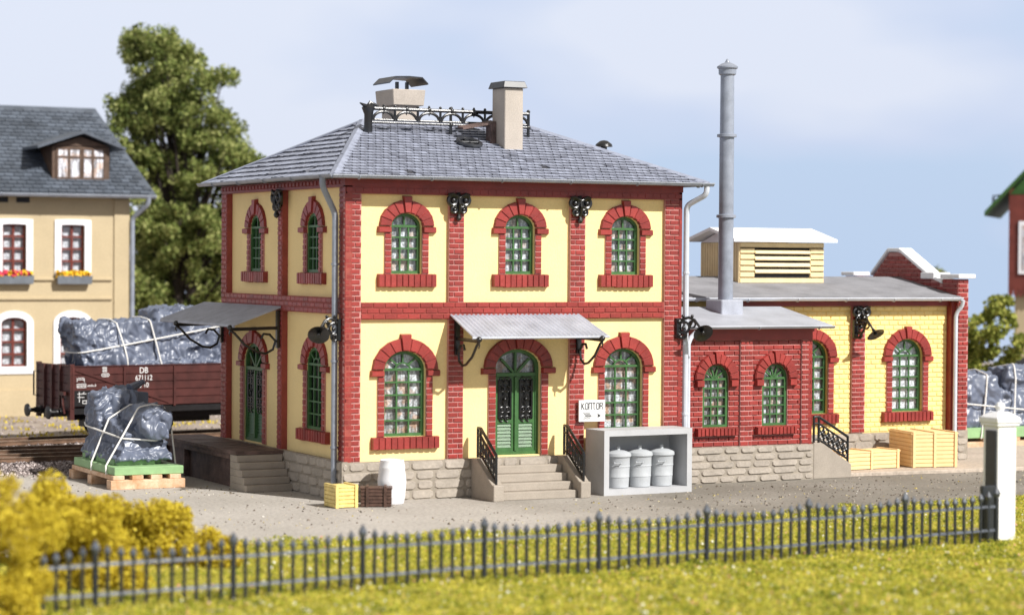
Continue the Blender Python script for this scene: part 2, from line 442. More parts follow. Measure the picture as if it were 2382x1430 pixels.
def stones(mb, fr, u0, u1, v0, v1, w0, w1, rows=4, m=0, mj=1):
    mb.fbox(fr, u0, u1, v0, v1, w0, w1 - .035, mj)
    h = (v1 - v0) / rows
    for r in range(rows):
        u = u0 - RND.uniform(0, .4)
        while u < u1 - .06:
            L = RND.uniform(.5, 1.05)
            a, b = max(u0, u) + .018, min(u1, u + L) - .018
            u += L
            if b - a < .1: continue
            c0, c1 = v0 + r * h + .018, v0 + (r + 1) * h - .018
            k = lambda: RND.uniform(.0, .03)
            P = [(a + .05 + k(), c0), (b - .05 - k(), c0 + k() * .5), (b, c0 + .05 + k()), (b, c1 - .05), (b - .06 - k(), c1), (a + .05, c1 - k() * .5), (a, c1 - .05 - k()), (a, c0 + .05)]
            mb.prism(fr, P, w1 - .05, w1 + RND.uniform(-.012, .012), m, .03)

def ring(c, r, fr, n=14, a0=0., a1=2 * PI):
    full = abs(a1 - a0 - 2 * PI) < 1e-6; k = n if full else n + 1
    return [fr.p(c[0] + r * math.cos(a0 + (a1 - a0) * i / n), c[1] + r * math.sin(a0 + (a1 - a0) * i / n), c[2]) for i in range(k)]

def text_mesh(body, size, fr, u, v, w, sx=1.):
    cu = bpy.data.curves.new('lettering', 'FONT'); cu.body = body; cu.size = size; cu.extrude = .004
    ob = bpy.data.objects.new('lettering', cu); COL.objects.link(ob)
    bpy.context.view_layer.update()
    me = bpy.data.meshes.new_from_object(ob.evaluated_get(bpy.context.evaluated_depsgraph_get()))
    xs = [q.co.x for q in me.vertices]; x0 = (min(xs) + max(xs)) / 2
    mb = MB(); mb.add([fr.p(u + (q.co.x - x0) * sx, v + q.co.y, w + q.co.z) for q in me.vertices], [tuple(p.vertices) for p in me.polygons])
    bpy.data.objects.remove(ob); bpy.data.meshes.remove(me)
    return mb
# ================================================================== the two-storey office building
W, D = 10.85, 10.0
ZE, ZR = 9.04, 10.87
OB = thing('office_building', 'two-storey yellow house with red brick pilasters, arched windows and grey slate hip roof', 'building', (0, 0, 0))
FF = Fr((0, 0, 0), X)                      # front
SF = Fr((0, D, 0), -Y)                     # left side, u = D - y
RF = Fr((W, 0, 0), Y)                      # right side
BF = Fr((W, D, 0), -X)                     # back
RC, RS = .13, .2                           # how far the yellow fields lie behind the pilasters

# (uc, width, v0, vtop, rise)
FW = [(1.92, .95, 6.34, 8.04, .36), (5.50, .96, 6.34, 8.04, .36), (8.98, .96, 6.34, 8.04, .36)]
FL = [(1.90, 1.29, 1.77, 4.17, .52), (8.95, 1.29, 1.77, 4.17, .52)]
FD = (5.47, 1.48, 1.14, 4.19, .52)
SW = [(D - 7.40, .98, 6.35, 8.06, .38), (D - 2.78, .98, 6.35, 8.06, .38)]
SL = (D - 2.62, 1.22, 1.84, 4.21, .5)
SD = (D - 7.54, 1.7, 1.15, 4.15, .55)

mb = MB()
wall(mb, FF, [(0.02, 1.0), (W - .02, 1.0), (W - .02, 9.0), (0.02, 9.0)], [arch(*q) for q in FW + FL + [FD]], -RC, .22)
mb.build('front_wall', M['yellow'], OB)
mb = MB()
wall(mb, SF, [(0.02, 1.0), (D - .02, 1.0), (D - .02, 9.1), (0.02, 9.1)], [arch(*q) for q in SW + [SL, SD]], -RS, .24)
mb.build('side_wall', M['yellow'], OB)
mb = MB()
mb.fbox(RF, 0, D, 0, 9.0, -.1, 0); mb.fbox(BF, .02, W - .12, 0, 9.0, -.1, -.001)
mb.build('rear_wall', M['red_plain'], OB)
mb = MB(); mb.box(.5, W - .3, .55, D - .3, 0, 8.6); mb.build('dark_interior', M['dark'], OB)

def pil(fr, u0, u1, v0, v1, rc, **k):
    q = MB(); q.fbox(fr, u0 + .003, u1 - .003, v0, v1, -rc - .02, -.05, 1)
    bricks(q, fr, u0, u1, v0, v1, -.06, 0, **k)
    return q.build('brick_pilaster', [M['red'], M['joint'] if fr is FF else M['joint_dark']], OB)  # joint colour itself paler on the sunlit front, darker on the shaded side
for a, b in ((0, .5), (10.28, W)): pil(FF, a, b, 1.1, 8.56, RC)
for a, b in ((3.2, 3.67), (7.1, 7.59)):
    pil(FF, a, b, 1.1, 5.06, RC); pil(FF, a, b, 5.54, 8.56, RC)
q = MB(); q.fbox(FF, .503, 10.277, 5.06, 5.54, -RC - .02, -.05, 1); bricks(q, FF, .503, 10.277, 5.06, 5.54, -.06, 0, course=.16, length=.36)
q.build('string_course', [M['red'], M['joint_dark']], OB)
q = MB(); q.fbox(FF, 0, W, 8.56, 8.78, -RC - .02, .0); q.fbox(FF, -.03, W, 8.78, 9.0, -RC - .02, .05)
for k in range(42): q.fbox(FF, .03 + k * .258, .03 + k * .258 + .23, 8.60, 8.74, -.01, .012, 0, .01)
q.build('frieze', M['red_plain'], OB)

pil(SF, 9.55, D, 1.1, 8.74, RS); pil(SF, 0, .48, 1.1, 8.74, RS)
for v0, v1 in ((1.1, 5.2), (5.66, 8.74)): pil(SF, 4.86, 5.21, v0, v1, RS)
q = MB()
for a, b in ((.483, 9.547),): q.fbox(SF, a, b, 5.2, 5.66, -RS - .02, -.05, 1); bricks(q, SF, a, b, 5.2, 5.66, -.06, 0, course=.155, length=.34)
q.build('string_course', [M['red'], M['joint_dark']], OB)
q = MB(); q.fbox(SF, 0, D, 8.745, 8.8, -RS - .02, 0); q.fbox(SF, 0, D + .03, 8.8, 9.1, -RS - .02, -.01)
for r in range(2):
    for k in range(36): q.fbox(SF, .02 + k * .277 + .1 * r, .02 + k * .277 + .1 * r + .19, 8.82 + r * .15, 8.945 + r * .15, -.012, .035 + .03 * r, 0, .015)
q.build('frieze', M['red_plain'], OB)

q = MB()
for a, b in ((0, W),): stones(q, FF, -.08, b, 0, 1.1, -.1, .09)
q.build('plinth', [M['stone'], M['stone_joint']], OB)
q = MB(); stones(q, SF, 0, D + .03, 0, 1.12, -.1, .08)
q.build('plinth', [M['stone'], M['stone_joint']], OB)

for k, w in enumerate(FW):
    window(OB, FF, *w, -RC, rows=4, fan='simple', curtain='curtain', sl=(1.80, .38, 10))
for w in FL:
    window(OB, FF, *w, -RC, rows=5, fan='half', curtain='curtain_mixed', sl=(2.08, .36, 11))
for w in SW:
    window(OB, SF, *w, -RS, rows=4, fan='simple', curtain='dark', sl=(1.95, .34, 11), hd=dict(ear=.5), proud=.09, depth=.06)
window(OB, SF, *SL, -RS, rows=5, fan='half', curtain='dark', sl=(2.3, .36, 12), hd=dict(ear=.5), proud=.09, depth=.06)

def door(fr, spec, wall_w, cur):
    uc, w, v0, vt, rise = spec; fw = wall_w - (.2 if fr is FF else .09); t = .1; vs = vt - rise
    f = MB(); o, i = arch(*spec), arch(*spec, i=t); n = len(o)
    for k in range(n):
        k2 = (k + 1) % n
        f.hexa([fr.p(*o[k], fw - .05), fr.p(*o[k2], fw - .05), fr.p(*i[k2], fw - .05), fr.p(*i[k], fw - .05), fr.p(*o[k], fw + .06), fr.p(*o[k2], fw + .06), fr.p(*i[k2], fw + .06), fr.p(*i[k], fw + .06)])
    a = w / 2 - t; tr = vs - .22
    f.fbox(fr, uc - a, uc + a, tr - .06, tr + .06, fw - .04, fw + .075, 0, .01)
    for g in (PI / 4, PI / 2, 3 * PI / 4): bar(f, fr, (uc, tr), (uc + a * math.cos(g) * 1.0, tr + (vt - t - tr) * math.sin(g)), .07, fw - .03, fw + .045)
    f.fbox(fr, uc - .045, uc + .045, v0 + t, tr - .06, fw - .04, fw + .085, 0, .012)
    d = f.build('door', M['green'], OB)
    mid = v0 + .42 * (tr - v0)
    for q in (-1, 1):
        u0, u1 = sorted((uc + q * .045, uc + q * a))
        lf = MB(); st = .075
        lf.fbox(fr, u0, u0 + st, v0 + t, tr - .06, fw - .03, fw + .03); lf.fbox(fr, u1 - st, u1, v0 + t, tr - .06, fw - .03, fw + .03)
        for va, vb in ((v0 + t, v0 + t + .1), (mid - .07, mid + .04), (tr - .13, tr - .06)): lf.fbox(fr, u0 + st, u1 - st, va, vb, fw - .03, fw + .029)
        ns = 7; lo, hi = v0 + t + .1, mid - .07
        for k in range(ns):
            va, vb = lo + (hi - lo) * k / ns, lo + (hi - lo) * (k + 1) / ns
            lf.hexa([fr.p(u0 + st, va, fw - .03), fr.p(u1 - st, va, fw - .03), fr.p(u1 - st, vb, fw - .03), fr.p(u0 + st, vb, fw - .03),
                     fr.p(u0 + st, va + .008, fw + .022), fr.p(u1 - st, va + .008, fw + .022), fr.p(u1 - st, vb, fw - .012), fr.p(u0 + st, vb, fw - .012)])
        lf.build('door_leaf', M['green'], d)
        gr = MB(); ga, gb, va, vb = u0 + st + .03, u1 - st - .03, mid + .09, tr - .17
        z = fw + .05; gc = (ga + gb) / 2; hw = (gb - ga) / 2
        gr.fbox(fr, ga, gb, va, vb, fw - .028, fw - .015)
        for P in ([fr.p(ga, va, z), fr.p(gb, va, z), fr.p(gb, vb, z), fr.p(ga, vb, z)],): gr.tube(P, .028, 6, closed=True)
        vm = (va + vb) / 2
        gr.tube([fr.p(gc, vm - .17, z), fr.p(gc + .12, vm, z), fr.p(gc, vm + .17, z), fr.p(gc - .12, vm, z)], .02, 6, closed=True)
        gr.tube([fr.p(gc, va, z), fr.p(gc, vb, z)], .016, 6)
        for sv in (-1, 1):
            for su in (-1, 1):
                gr.tube(ring((gc + su * hw * .48, vm + sv * .3, z), hw * .4, fr, 10), .02, 6, closed=True)
                gr.tube(ring((gc + su * hw * .45, vm + sv * .56, z), hw * .42, fr, 10, 0, PI * 1.6), .02, 6)
                gr.ball(fr.p(gc + su * hw * .48, vm + sv * .3, z), .03); gr.ball(fr.p(gc + su * hw * .45, vm + sv * .56, z), .026)
        gr.ball(fr.p(gc, vm, z), .045)
        gr.build('door_grille', M['black'], d, smooth=True)
    p = MB(); p.face([fr.p(*k, fw - .035) for k in arch(*spec, i=.08)]); p.build('pane', M['glass'], d)
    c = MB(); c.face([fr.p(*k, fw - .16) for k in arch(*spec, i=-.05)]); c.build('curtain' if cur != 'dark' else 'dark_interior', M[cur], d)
    s = MB(); hood(s, fr, uc, w, vs, rise, w0=wall_w - .01, w1=wall_w + .1, n=11, ear=.46)
    for q in (-1, 1):
        u0, u1 = sorted((uc + q * w / 2, uc + q * (w / 2 + .22))); bricks(s, fr, u0, u1, v0 - .02, vs - .2, wall_w - .01, wall_w + .08, course=.165, length=2., g=.02, ch=.01)
    s.build('brick_surround', [M['red'], M['joint']], d)
door(FF, FD, -RC, 'curtain_mixed'); door(SF, SD, -RS, 'dark')

# ---- slate roof
def slates(mb, quad, row=.30, wid=.24, drop=()):
    p0, p1, p2, p3 = [V(q) for q in quad]
    u = (p1 - p0).normalized(); nrm = u.cross(p3 - p0).normalized(); v = nrm.cross(u)
    to2 = lambda p: ((p - p0).dot(u), (p - p0).dot(v))
    Q = [to2(p) for p in (p0, p1, p2, p3)]
    H = Q[2][1]; nr = round(H / row); h = H / nr
    def clip(poly):
        for k in range(len(Q)):
            a, b = Q[k], Q[(k + 1) % len(Q)]
            if math.hypot(b[0] - a[0], b[1] - a[1]) < 1e-6: continue
            side = lambda q: (b[0] - a[0]) * (q[1] - a[1]) - (b[1] - a[1]) * (q[0] - a[0])
            out = []
            for i in range(len(poly)):
                c, d = poly[i], poly[(i + 1) % len(poly)]; sc, sd = side(c), side(d)
                if sc >= 0: out.append(c)
                if (sc > 0) != (sd > 0) and abs(sc - sd) > 1e-12:
                    tt = sc / (sc - sd); out.append((c[0] + (d[0] - c[0]) * tt, c[1] + (d[1] - c[1]) * tt))
            poly = out
            if len(poly) < 3: return []
        return poly
    for r in range(nr):
        a = r * h; x = -wid * (.5 if r % 2 else 0) - .2
        x1 = max(q[0] for q in Q)
        while x < x1:
            g = RND.uniform(.008, .018); jj = RND.uniform(-.012, .012)
            P = clip([(x + g, a + jj), (x + wid - g, a + jj + RND.uniform(-.01, .01)), (x + wid - g, a + h + .0), (x + g, a + h + .0)])
            lift = RND.uniform(.035, .055) + (RND.random() < .05) * .02
            x += wid
            if len(P) < 3 or RND.random() < .005: continue
            f = lambda q, e: p0 + u * q[0] + v * q[1] + nrm * e
            hgt = lambda q: .008 + lift * max(0., 1 - (q[1] - a) / h)
            n = len(P)
            mb.add([f(q, .0) for q in P] + [f(q, hgt(q)) for q in P], [tuple(range(n, 2 * n))])
            mb.add([f(q, .0) for q in P] + [f(q, hgt(q)) for q in P], [(i, (i + 1) % n, n + (i + 1) % n, n + i) for i in range(n)], 1)
E1 = .56
eA, eB, eC, eD = V((-E1, -E1, ZE)), V((W + E1, -E1, ZE)), V((W + E1, D + .22, ZE)), V((-E1, D + .22, ZE))
rA, rB = V((2.68, 5.0, ZR)), V((8.2, 5.0, ZR))
mb = MB()
for q in ((eA, eB, rB, rA), (eB, eC, rB), (eC, eD, rA, rB), (eD, eA, rA)): mb.face([p - V((0, 0, .004)) for p in q])
mb.face([p - V((0, 0, .06)) for p in (eA, eD, eC, eB)])
for a, b in ((eA, eB), (eB, eC), (eC, eD), (eD, eA)):
    mb.face([a - V((0, 0, .06)), b - V((0, 0, .06)), b - V((0, 0, .004)), a - V((0, 0, .004))])
ROOF = mb.build('roof', M['slate_dark'], OB)
mb = MB(); slates(mb, (eA, eB, rB, rA)); slates(mb, (eD, eA, rA, rA)); slates(mb, (eB, eC, rB, rB), .5, .5); slates(mb, (eC, eD, rA, rB), .5, .5)
mb.build('slates', [M['slate'], M['slate_gap_shade']], ROOF)
mb = MB()
for a, b in ((eA, rA), (eB, rB), (eC, rB), (eD, rA)):
    d = (b - a).normalized(); sd = d.cross(Z).normalized(); up = sd.cross(d); k = .15
    a2, b2 = a + up * .02, b + up * .035
    mb.hexa([a2 - sd * k - up * .06, a2 + up * .0, b2 + up * .0, b2 - sd * k - up * .06, a2 - sd * k - up * .02, a2 + up * .05, b2 + up * .05, b2 - sd * k - up * .02])
    mb.hexa([a2, a2 + sd * k - up * .06, b2 + sd * k - up * .06, b2, a2 + up * .05, a2 + sd * k - up * .02, b2 + sd * k - up * .02, b2 + up * .05])
a2, b2 = rA + Z * .02 - X * .1, rB + Z * .02 + X * .1
mb.hexa([a2 - Y * .2 - Z * .06, b2 - Y * .2 - Z * .06, b2 + Y * .2 - Z * .06, a2 + Y * .2 - Z * .06, a2 - Y * .1 + Z * .03, b2 - Y * .1 + Z * .03, b2 + Y * .1 + Z * .03, a2 + Y * .1 + Z * .03])
mb.build('ridge_caps', M['ridge'], ROOF)

def gutter(parent, a, b, out, name='gutter', m='pipe', r=.085, brk=2.2):
    a, b, out = V(a), V(b), V(out); d = (b - a).normalized(); g = MB(); n = 8
    ends = []
    for p in (a, b):
        ends.append([p + out * (r * math.cos(PI + PI * k / n)) + Z * (r * math.sin(PI + PI * k / n)) for k in range(n + 1)])
    for k in range(n):
        g.face([ends[0][k], ends[0][k + 1], ends[1][k + 1], ends[1][k]])
    for e in (a, b): g.face([e + out * (r * math.cos(PI + PI * k / n)) + Z * (r * math.sin(PI + PI * k / n)) for k in range(n + 1)])
    g.tube([a + out * r, b + out * r], .02, 6)
    L = (b - a).length; k = .8
    while k < L:
        p = a + d * k
        g.tube([p + out * ((r + .012) * math.cos(PI + PI * j / n)) + Z * ((r + .012) * math.sin(PI + PI * j / n)) for j in range(n + 1)], .022, 5); k += brk
    return g.build(name, M[m], parent, smooth=True)
GZ = ZE + .0
gutter(OB, (-E1 - .1, -E1 - .07, GZ), (W + E1 + .12, -E1 - .07, GZ), (0, -1, 0))
gutter(OB, (-E1 - .07, -E1 - .1, GZ + .01), (-E1 - .07, D + .27, GZ + .01), (-1, 0, 0))
gutter(OB, (W + E1 + .07, -E1 - .1, GZ + .01), (W + E1 + .07, D + .2, GZ + .01), (1, 0, 0))

def downpipe(pts, parent, m='pipe', r=.085, bands=()):
    q = MB(); P = [V(p) for p in pts]; S = [P[0]]
    for i in range(1, len(P) - 1):                                  # rounded bends
        a, b, c = P[i - 1], P[i], P[i + 1]; t = min(.16, (b - a).length * .45, (c - b).length * .45)
        s, e = b + (a - b).normalized() * t, b + (c - b).normalized() * t
        S += [(s * (1 - k) ** 2 + b * 2 * k * (1 - k) + e * k * k) for k in (0, .25, .5, .75, 1)]
    S.append(P[-1]); q.tube(S, r, 10)
    for z in bands: q.lathe([(r + .02, -.03), (r + .02, .03)], (P[-1].x, P[-1].y, z), Z, 10)
    return q.build('downpipe', M[m], parent, smooth=True)
downpipe([(-E1 - .07, .12, 9.0), (-E1 - .07, .12, 8.75), (-.12, .42, 8.0), (-.12, .42, .1)], OB, bands=(6.6, 3.9, 1.5))
downpipe([(W + .5, -E1 - .02, 9.0), (W + .48, -E1 - .02, 8.72), (W + .14, -.02, 8.4), (W + .14, -.02, .05)], OB, m='zinc_light', bands=(6.4, 2.2))

# ---- chimneys, walkway, roof window, vent and ridge railing
rz = lambda y: ZE + (y + E1) * (ZR - ZE) / (5 + E1)
mb = MB(); cx0, cx1, cy0, cy1 = 6.13, 6.74, 2.4, 3.25
mb.box(cx0, cx1, cy0, cy1, rz(cy0) - .2, 11.86); CH = mb.build('chimney', M['chimney'], ROOF, bevel=.02)
mb = MB(); c0 = (cx0 - .1, cx1 + .1, cy0 - .1, cy1 + .1)
mb.hexa([(c0[0], c0[2], 11.863), (c0[1], c0[2], 11.863), (c0[1], c0[3], 11.863), (c0[0], c0[3], 11.863), (c0[0] + .06, c0[2] + .06, 12.06), (c0[1] - .06, c0[2] + .06, 12.06), (c0[1] - .06, c0[3] - .06, 12.06), (c0[0] + .06, c0[3] - .06, 12.06)])
mb.build('chimney_cover', M['hat'], ROOF, bevel=.015)
mb = MB(); mb.box(4.62, 5.42, 7.0, 8.05, 9.8, 11.53); mb.build('chimney', M['chimney'], ROOF, bevel=.015)
mb = MB(); mb.hexa([(4.5, 6.87, 11.533), (5.54, 6.87, 11.533), (5.54, 8.18, 11.533), (4.5, 8.18, 11.533), (4.46, 6.83, 12.03), (5.58, 6.83, 12.03), (5.58, 8.22, 12.03), (4.46, 8.22, 12.03)])
mb.build('chimney_collar', M['chimney'], ROOF, bevel=.02)
mb = MB()
for a in (4.85, 5.19): mb.box(a, a + .09, 7.45, 7.55, 12.02, 12.3)
ya, yb = 6.85, 8.15
HP = [(4.36, 12.2), (4.56, 12.39), (5.02, 12.41), (5.48, 12.39), (5.68, 12.2)]
for (a, za), (b, zb) in zip(HP, HP[1:]):
    mb.hexa([(a, ya, za), (b, ya, zb), (b, yb, zb), (a, yb, za), (a, ya, za + .04), (b, ya, zb + .04), (b, yb, zb + .04), (a, yb, za + .04)])
mb.build('chimney_hat', M['hat'], ROOF)
mb = MB()
yr = 3.75; zb, zt = 10.86, 11.19; n = 14; x0, x1 = 2.42, 7.62
for z, r in ((zb, .036), (zb - .075, .03), (zt, .055)): mb.tube([(x0, yr, z), (x1, yr, z)], r, 8)
for k in range(n + 1):
    x = x0 + (x1 - x0) * k / n; cl = k % 2 == 0
    if cl:
        mb.tube([(x, yr, zb), (x, yr, zt + .05)], .04, 8); mb.ball((x, yr, zt + .08), .045)
    else:
        mb.ball((x, yr, zt), .075, sq=1.25); mb.ball((x, yr, zt + .1), .035); mb.lathe([(.045, 0), (.01, -.1)], (x, yr, zt - .07), Z, 8)
        s = (x1 - x0) / n
        mb.tube([(x - s * .9 * math.cos(g), yr, zb + .25 * math.sin(g)) for g in [PI * j / 10 for j in range(11)]], .045, 8)
RL = mb.build('roof_railing', M['black'], ROOF, smooth=True)
mb = MB()
mb.lathe([(.13, rz(yr) - .15), (.12, 11.0), (.17, 11.13), (.2, 11.2), (.12, 11.3)], (2.3, yr, 0), Z, 12)
mb.tube([(2.3, yr, 11.22), (2.1, yr - .12, 11.27), (1.95, yr - .2, 11.32)], .08, 8, r2=.02)
mb.tube([(2.3, yr, 11.25), (2.36, yr, 11.36), (2.5, yr, 11.3), (2.62, yr, 11.26)], .07, 8, r2=.04)
mb.build('railing_post', M['black'], ROOF, smooth=True)
for x in (7.62, 5.0):
    mb = MB(); mb.lathe([(.05, rz(yr) - .1), (.045, zt + .04)], (x, yr + .02, 0), Z, 8); mb.ball((x, yr + .02, zt + .07), .06); mb.ball((x, yr + .02, zb - .08), .075)
    mb.build('railing_post', M['black'], ROOF, smooth=True)
mb = MB()
mb.hexa([(5.15, 3.2, 10.62), (6.12, 2.95, 10.82), (6.12, 3.35, 10.88), (5.15, 3.6, 10.68), (5.15, 3.2, 10.68), (6.12, 2.95, 10.88), (6.12, 3.35, 10.94), (5.15, 3.6, 10.74)])
mb.box(5.95, 6.12, 2.95, 3.3, 10.2, 10.84)
mb.build('roof_walkway', M['wood_brown'], ROOF)
sl_v = V((0, 5 + E1, ZR - ZE)).normalized(); RPF = Fr((5.12, 2.75, rz(2.75)), X, sl_v)
mb = MB(); nn = 18
o = [(.33 * math.cos(2 * PI * k / nn), .42 * math.sin(2 * PI * k / nn)) for k in range(nn)]
mb.tube([RPF.p(a, b, .1) for a, b in o], .06, 8, closed=True); mb.tube([RPF.p(-.3, 0, .1), RPF.p(.3, 0, .1)], .035, 6); mb.tube([RPF.p(0, -.4, .1), RPF.p(0, .4, .1)], .035, 6)
sk = mb.build('roof_window', M['hat'], ROOF, smooth=True)
mb = MB(); mb.prism(RPF, o, .0, .06); mb.build('pane', M['dark'], sk) if False else mb.build('roof_window_pane', M['dark'], ROOF)
vx, vy = 9.75, 2.85
mb = MB(); mb.lathe([(.1, 9.6), (.1, 10.25), (.27, 10.22), (.25, 10.3), (.12, 10.4), (.02, 10.42)], (vx, vy, 0), Z, 12); mb.build('roof_vent', M['black'], ROOF, smooth=True)

# ---- cast iron consoles on the pilasters
def console(fr, u, v, parent, s=1.):
    q = MB(); z = .1
    for sg in (-1, 1):
        q.tube(ring((u + sg * .19 * s, v - .2 * s, z), .14 * s, fr, 14), .06 * s, 8, closed=True); q.ball(fr.p(u + sg * .19 * s, v - .2 * s, z + .04), .075 * s)
        q.tube(ring((u + sg * .14 * s, v - .46 * s, z), .09 * s, fr, 12), .045 * s, 8, closed=True); q.ball(fr.p(u + sg * .14 * s, v - .46 * s, z + .03), .05 * s)
        q.tube([fr.p(u + sg * .33 * s, v - .05 * s, z), fr.p(u + sg * .2 * s, v - .02 * s, z + .05), fr.p(u, v - .12 * s, z + .05)], .045 * s, 8)
    q.tube([fr.p(u, v, .05), fr.p(u, v - .3 * s, z + .09), fr.p(u, v - .6 * s, z)], .07 * s, 8, r2=.04 * s)
    q.lathe([(.03 * s, .0), (.05 * s, -.05 * s), (.085 * s, -.14 * s), (.06 * s, -.2 * s), (.01, -.23 * s)], fr.p(u, v - .56 * s, z), Z, 10)
    q.fbox(fr, u - .2 * s, u + .2 * s, v - .42 * s, v - .08 * s, -.02, .06)
    return q.build('iron_console', M['black'], parent, smooth=True)
console(FF, 3.44, 8.62, OB); console(FF, 7.35, 8.60, OB); console(SF, 5.03, 8.76, OB, 1.05)

# ---- corrugated canopies with scroll brackets
def canopy(fr, u0, u1, vb, vf, depth, bracket_u, bz, fu0=None, fu1=None):
    fu0 = u0 if fu0 is None else fu0; fu1 = u1 if fu1 is None else fu1
    q = MB(); n = int((u1 - u0) / .028); vs = []
    for k in range(n + 1):
        t = k / n; wv = .022 * math.sin(2 * PI * k / 5.)
        for j in range(2):
            ub, uf = u0 + (u1 - u0) * t, fu0 + (fu1 - fu0) * t
            vs += [fr.p(ub, vb + wv - j * .03, .02), fr.p(uf, vf + wv - j * .03, depth)]
    fs = []
    for k in range(n):
        i = k * 4
        fs += [(i, i + 1, i + 5, i + 4), (i + 2, i + 6, i + 7, i + 3), (i + 1, i + 3, i + 7, i + 5)]
    fs += [(0, 2, 3, 1), (n * 4, n * 4 + 1, n * 4 + 3, n * 4 + 2)]
    q.add(vs, fs); c = q.build('canopy', M['zinc'], OB)
    q = MB(); q.tube([fr.p(fu0, vf - .05, depth - .02), fr.p(fu1, vf - .05, depth - .02)], .035, 6); q.build('canopy_edge', M['zinc'], c)
    for u in bracket_u:
        b = MB(); b.fbox(fr, u - .07, u + .07, bz - .85, vb - .12, -.01, .09)
        za = vf - .14; b.tube([fr.p(u, za + .03, .05), fr.p(u, za, depth + .02)], .05, 8)
        b.ball(fr.p(u, za + .05, depth + .04), .085)
        L = depth
        b.tube([fr.p(u, za - .05, L), fr.p(u, za - .12, L * .93), fr.p(u, za - .45, L * .72), fr.p(u, za - .68, L * .45), fr.p(u, za - .72, L * .28), fr.p(u, za - .6, L * .13),
                fr.p(u, za - .35, L * .08), fr.p(u, za - .16, L * .2), fr.p(u, za - .14, L * .33), fr.p(u, za - .28, L * .38)], .038, 8)
        b.tube([fr.p(u, za, L + .02), fr.p(u, za - .12, L + .06), fr.p(u, za - .2, L + .02)], .03, 6, r2=.015)
        b.build('canopy_bracket', M['black'], c, smooth=True)
canopy(FF, 3.23, 7.42, 5.19, 4.62, 1.42, (3.44, 7.36), 4.9, 3.26, 7.62)
canopy(SF, -1.45, 5.22, 5.33, 4.80, 1.5, (.2, 5.04), 4.95)
# ================================================================== red brick annex in the angle of the two buildings
AY = .86
AX0, AX1 = W + .03, 16.12
AN = thing('brick_annex', 'low red brick annex with two arched windows and a tall metal flue on its roof', 'building', (AX0, AY, 0))
AF = Fr((0, AY, 0), X)
AW = [(12.66, .92, 1.69, 3.62, .46), (14.80, .92, 1.69, 3.62, .46)]
arc = .07
def spans(ws, t=.0):
    r = []
    for uc, w, v0, vt, rise in ws:
        def f(v, uc=uc, w=w, vt=vt, rise=rise):
            vs = vt - rise; a = w / 2
            if v > vs: a *= math.sqrt(max(0, 1 - ((v - vs) / rise) ** 2))
            return uc - a, uc + a
        r.append((v0, vt, f))
    return r
mb = MB()
wall(mb, AF, [(AX0, 1.0), (AX1 - .02, 1.0), (AX1 - .02, 4.75), (AX0, 4.75)], [arch(*q) for q in AW], -arc - .03, .2, 1)
for a, b in ((AX0, 13.5), (13.93, 15.74)): bricks(mb, AF, a, b, 1.1, 4.34, -arc - .03, -arc, course=.152, length=.36, holes=spans(AW), back=False, g=.024, off=.1)
mb.build('brick_wall', [M['red'], M['joint']], AN)
for a, b in ((13.5, 13.93), (15.74, AX1)):
    q = MB(); q.fbox(AF, a, b, 1.1, 4.34, -arc - .03, -.03, 1); bricks(q, AF, a, b, 1.1, 4.34, -.04, 0, course=.152, length=.3, g=.024); q.build('brick_pilaster', [M['red'], M['joint']], AN)
q = MB(); q.fbox(AF, AX0, AX1, 4.343, 4.76, -arc - .03, .0); q.fbox(AF, AX0, AX1 + .03, 4.6, 4.78, -.1, .05); q.build('frieze', M['red_plain'], AN)
q = MB(); q.box(AX1 - .12, AX1 - .001, AY + .01, 3.9, 1.1, 4.75); q.build('side_wall', M['red'], AN)
q = MB(); q.box(AX0 + .1, AX1 - .3, AY + .5, 3.8, .1, 4.6); q.build('dark_interior', M['dark'], AN)
q = MB(); stones(q, AF, AX0 + .02, AX1 + .06, 0, 1.1, -.2, .05, 5); q.build('plinth', [M['stone'], M['stone_joint']], AN)
for w in AW:
    window(AN, AF, *w, -arc, rows=5, fan='radial', curtain='curtain_mixed' if w is AW[0] else 'curtain', sl=(1.48, .26, 11), hd=dict(t=.34, ear=.3, key=.06, n=11, earh=.24), jamb=0, depth=.12, proud=.1)
q = MB()
zf, zb_, yf, yb2 = 4.80, 5.32, .46, 3.42
q.hexa([(AX0, yf, zf - .09), (16.6, yf, zf - .09), (16.6, yb2, zb_ - .09), (AX0, yb2, zb_ - .09), (AX0, yf, zf), (16.6, yf, zf), (16.6, yb2, zb_), (AX0, yb2, zb_)])
AR = q.build('roof', M['annex_roof'], AN, bevel=.025, seg=2)
gutter(AN, (AX0, yf - .01, zf - .03), (16.63, yf - .01, zf - .03), (0, -1, 0), m='annex_roof', r=.075)
q = MB(); q.tube([(11.62, yf - .05, 4.62), (11.45, yf - .02, 4.45), (11.16, .1, 4.28), (11.16, .1, .1)], .07, 10); q.build('downpipe', M['zinc_light'], AN, smooth=True)
fy = 2.2; fz = lambda y: zf + (y - yf) * (zb_ - zf) / (yb2 - yf)
q = MB(); q.box(13.62, 14.42, fy, fy + .95, fz(fy) - .06, 5.55); q.build('flue_base', M['zinc'], AN, bevel=.03)
q = MB()
q.lathe([(.235, 5.5), (.235, 8.1), (.31, 8.12), (.31, 8.2), (.23, 8.22), (.228, 10.62), (.31, 10.64), (.31, 10.72), (.222, 10.74), (.215, 12.58), (.2, 12.7)], (14.07, fy + .5, 0), Z, 20)
q.lathe([(.22, 12.56), (.275, 12.6), (.28, 12.76), (.33, 12.79), (.33, 12.84), (.2, 12.92), (.08, 12.97), (.05, 13.04), (.02, 13.08)], (14.07, fy + .5, 0), Z, 20)
q.build('flue', M['pipe'], AN, smooth=True)

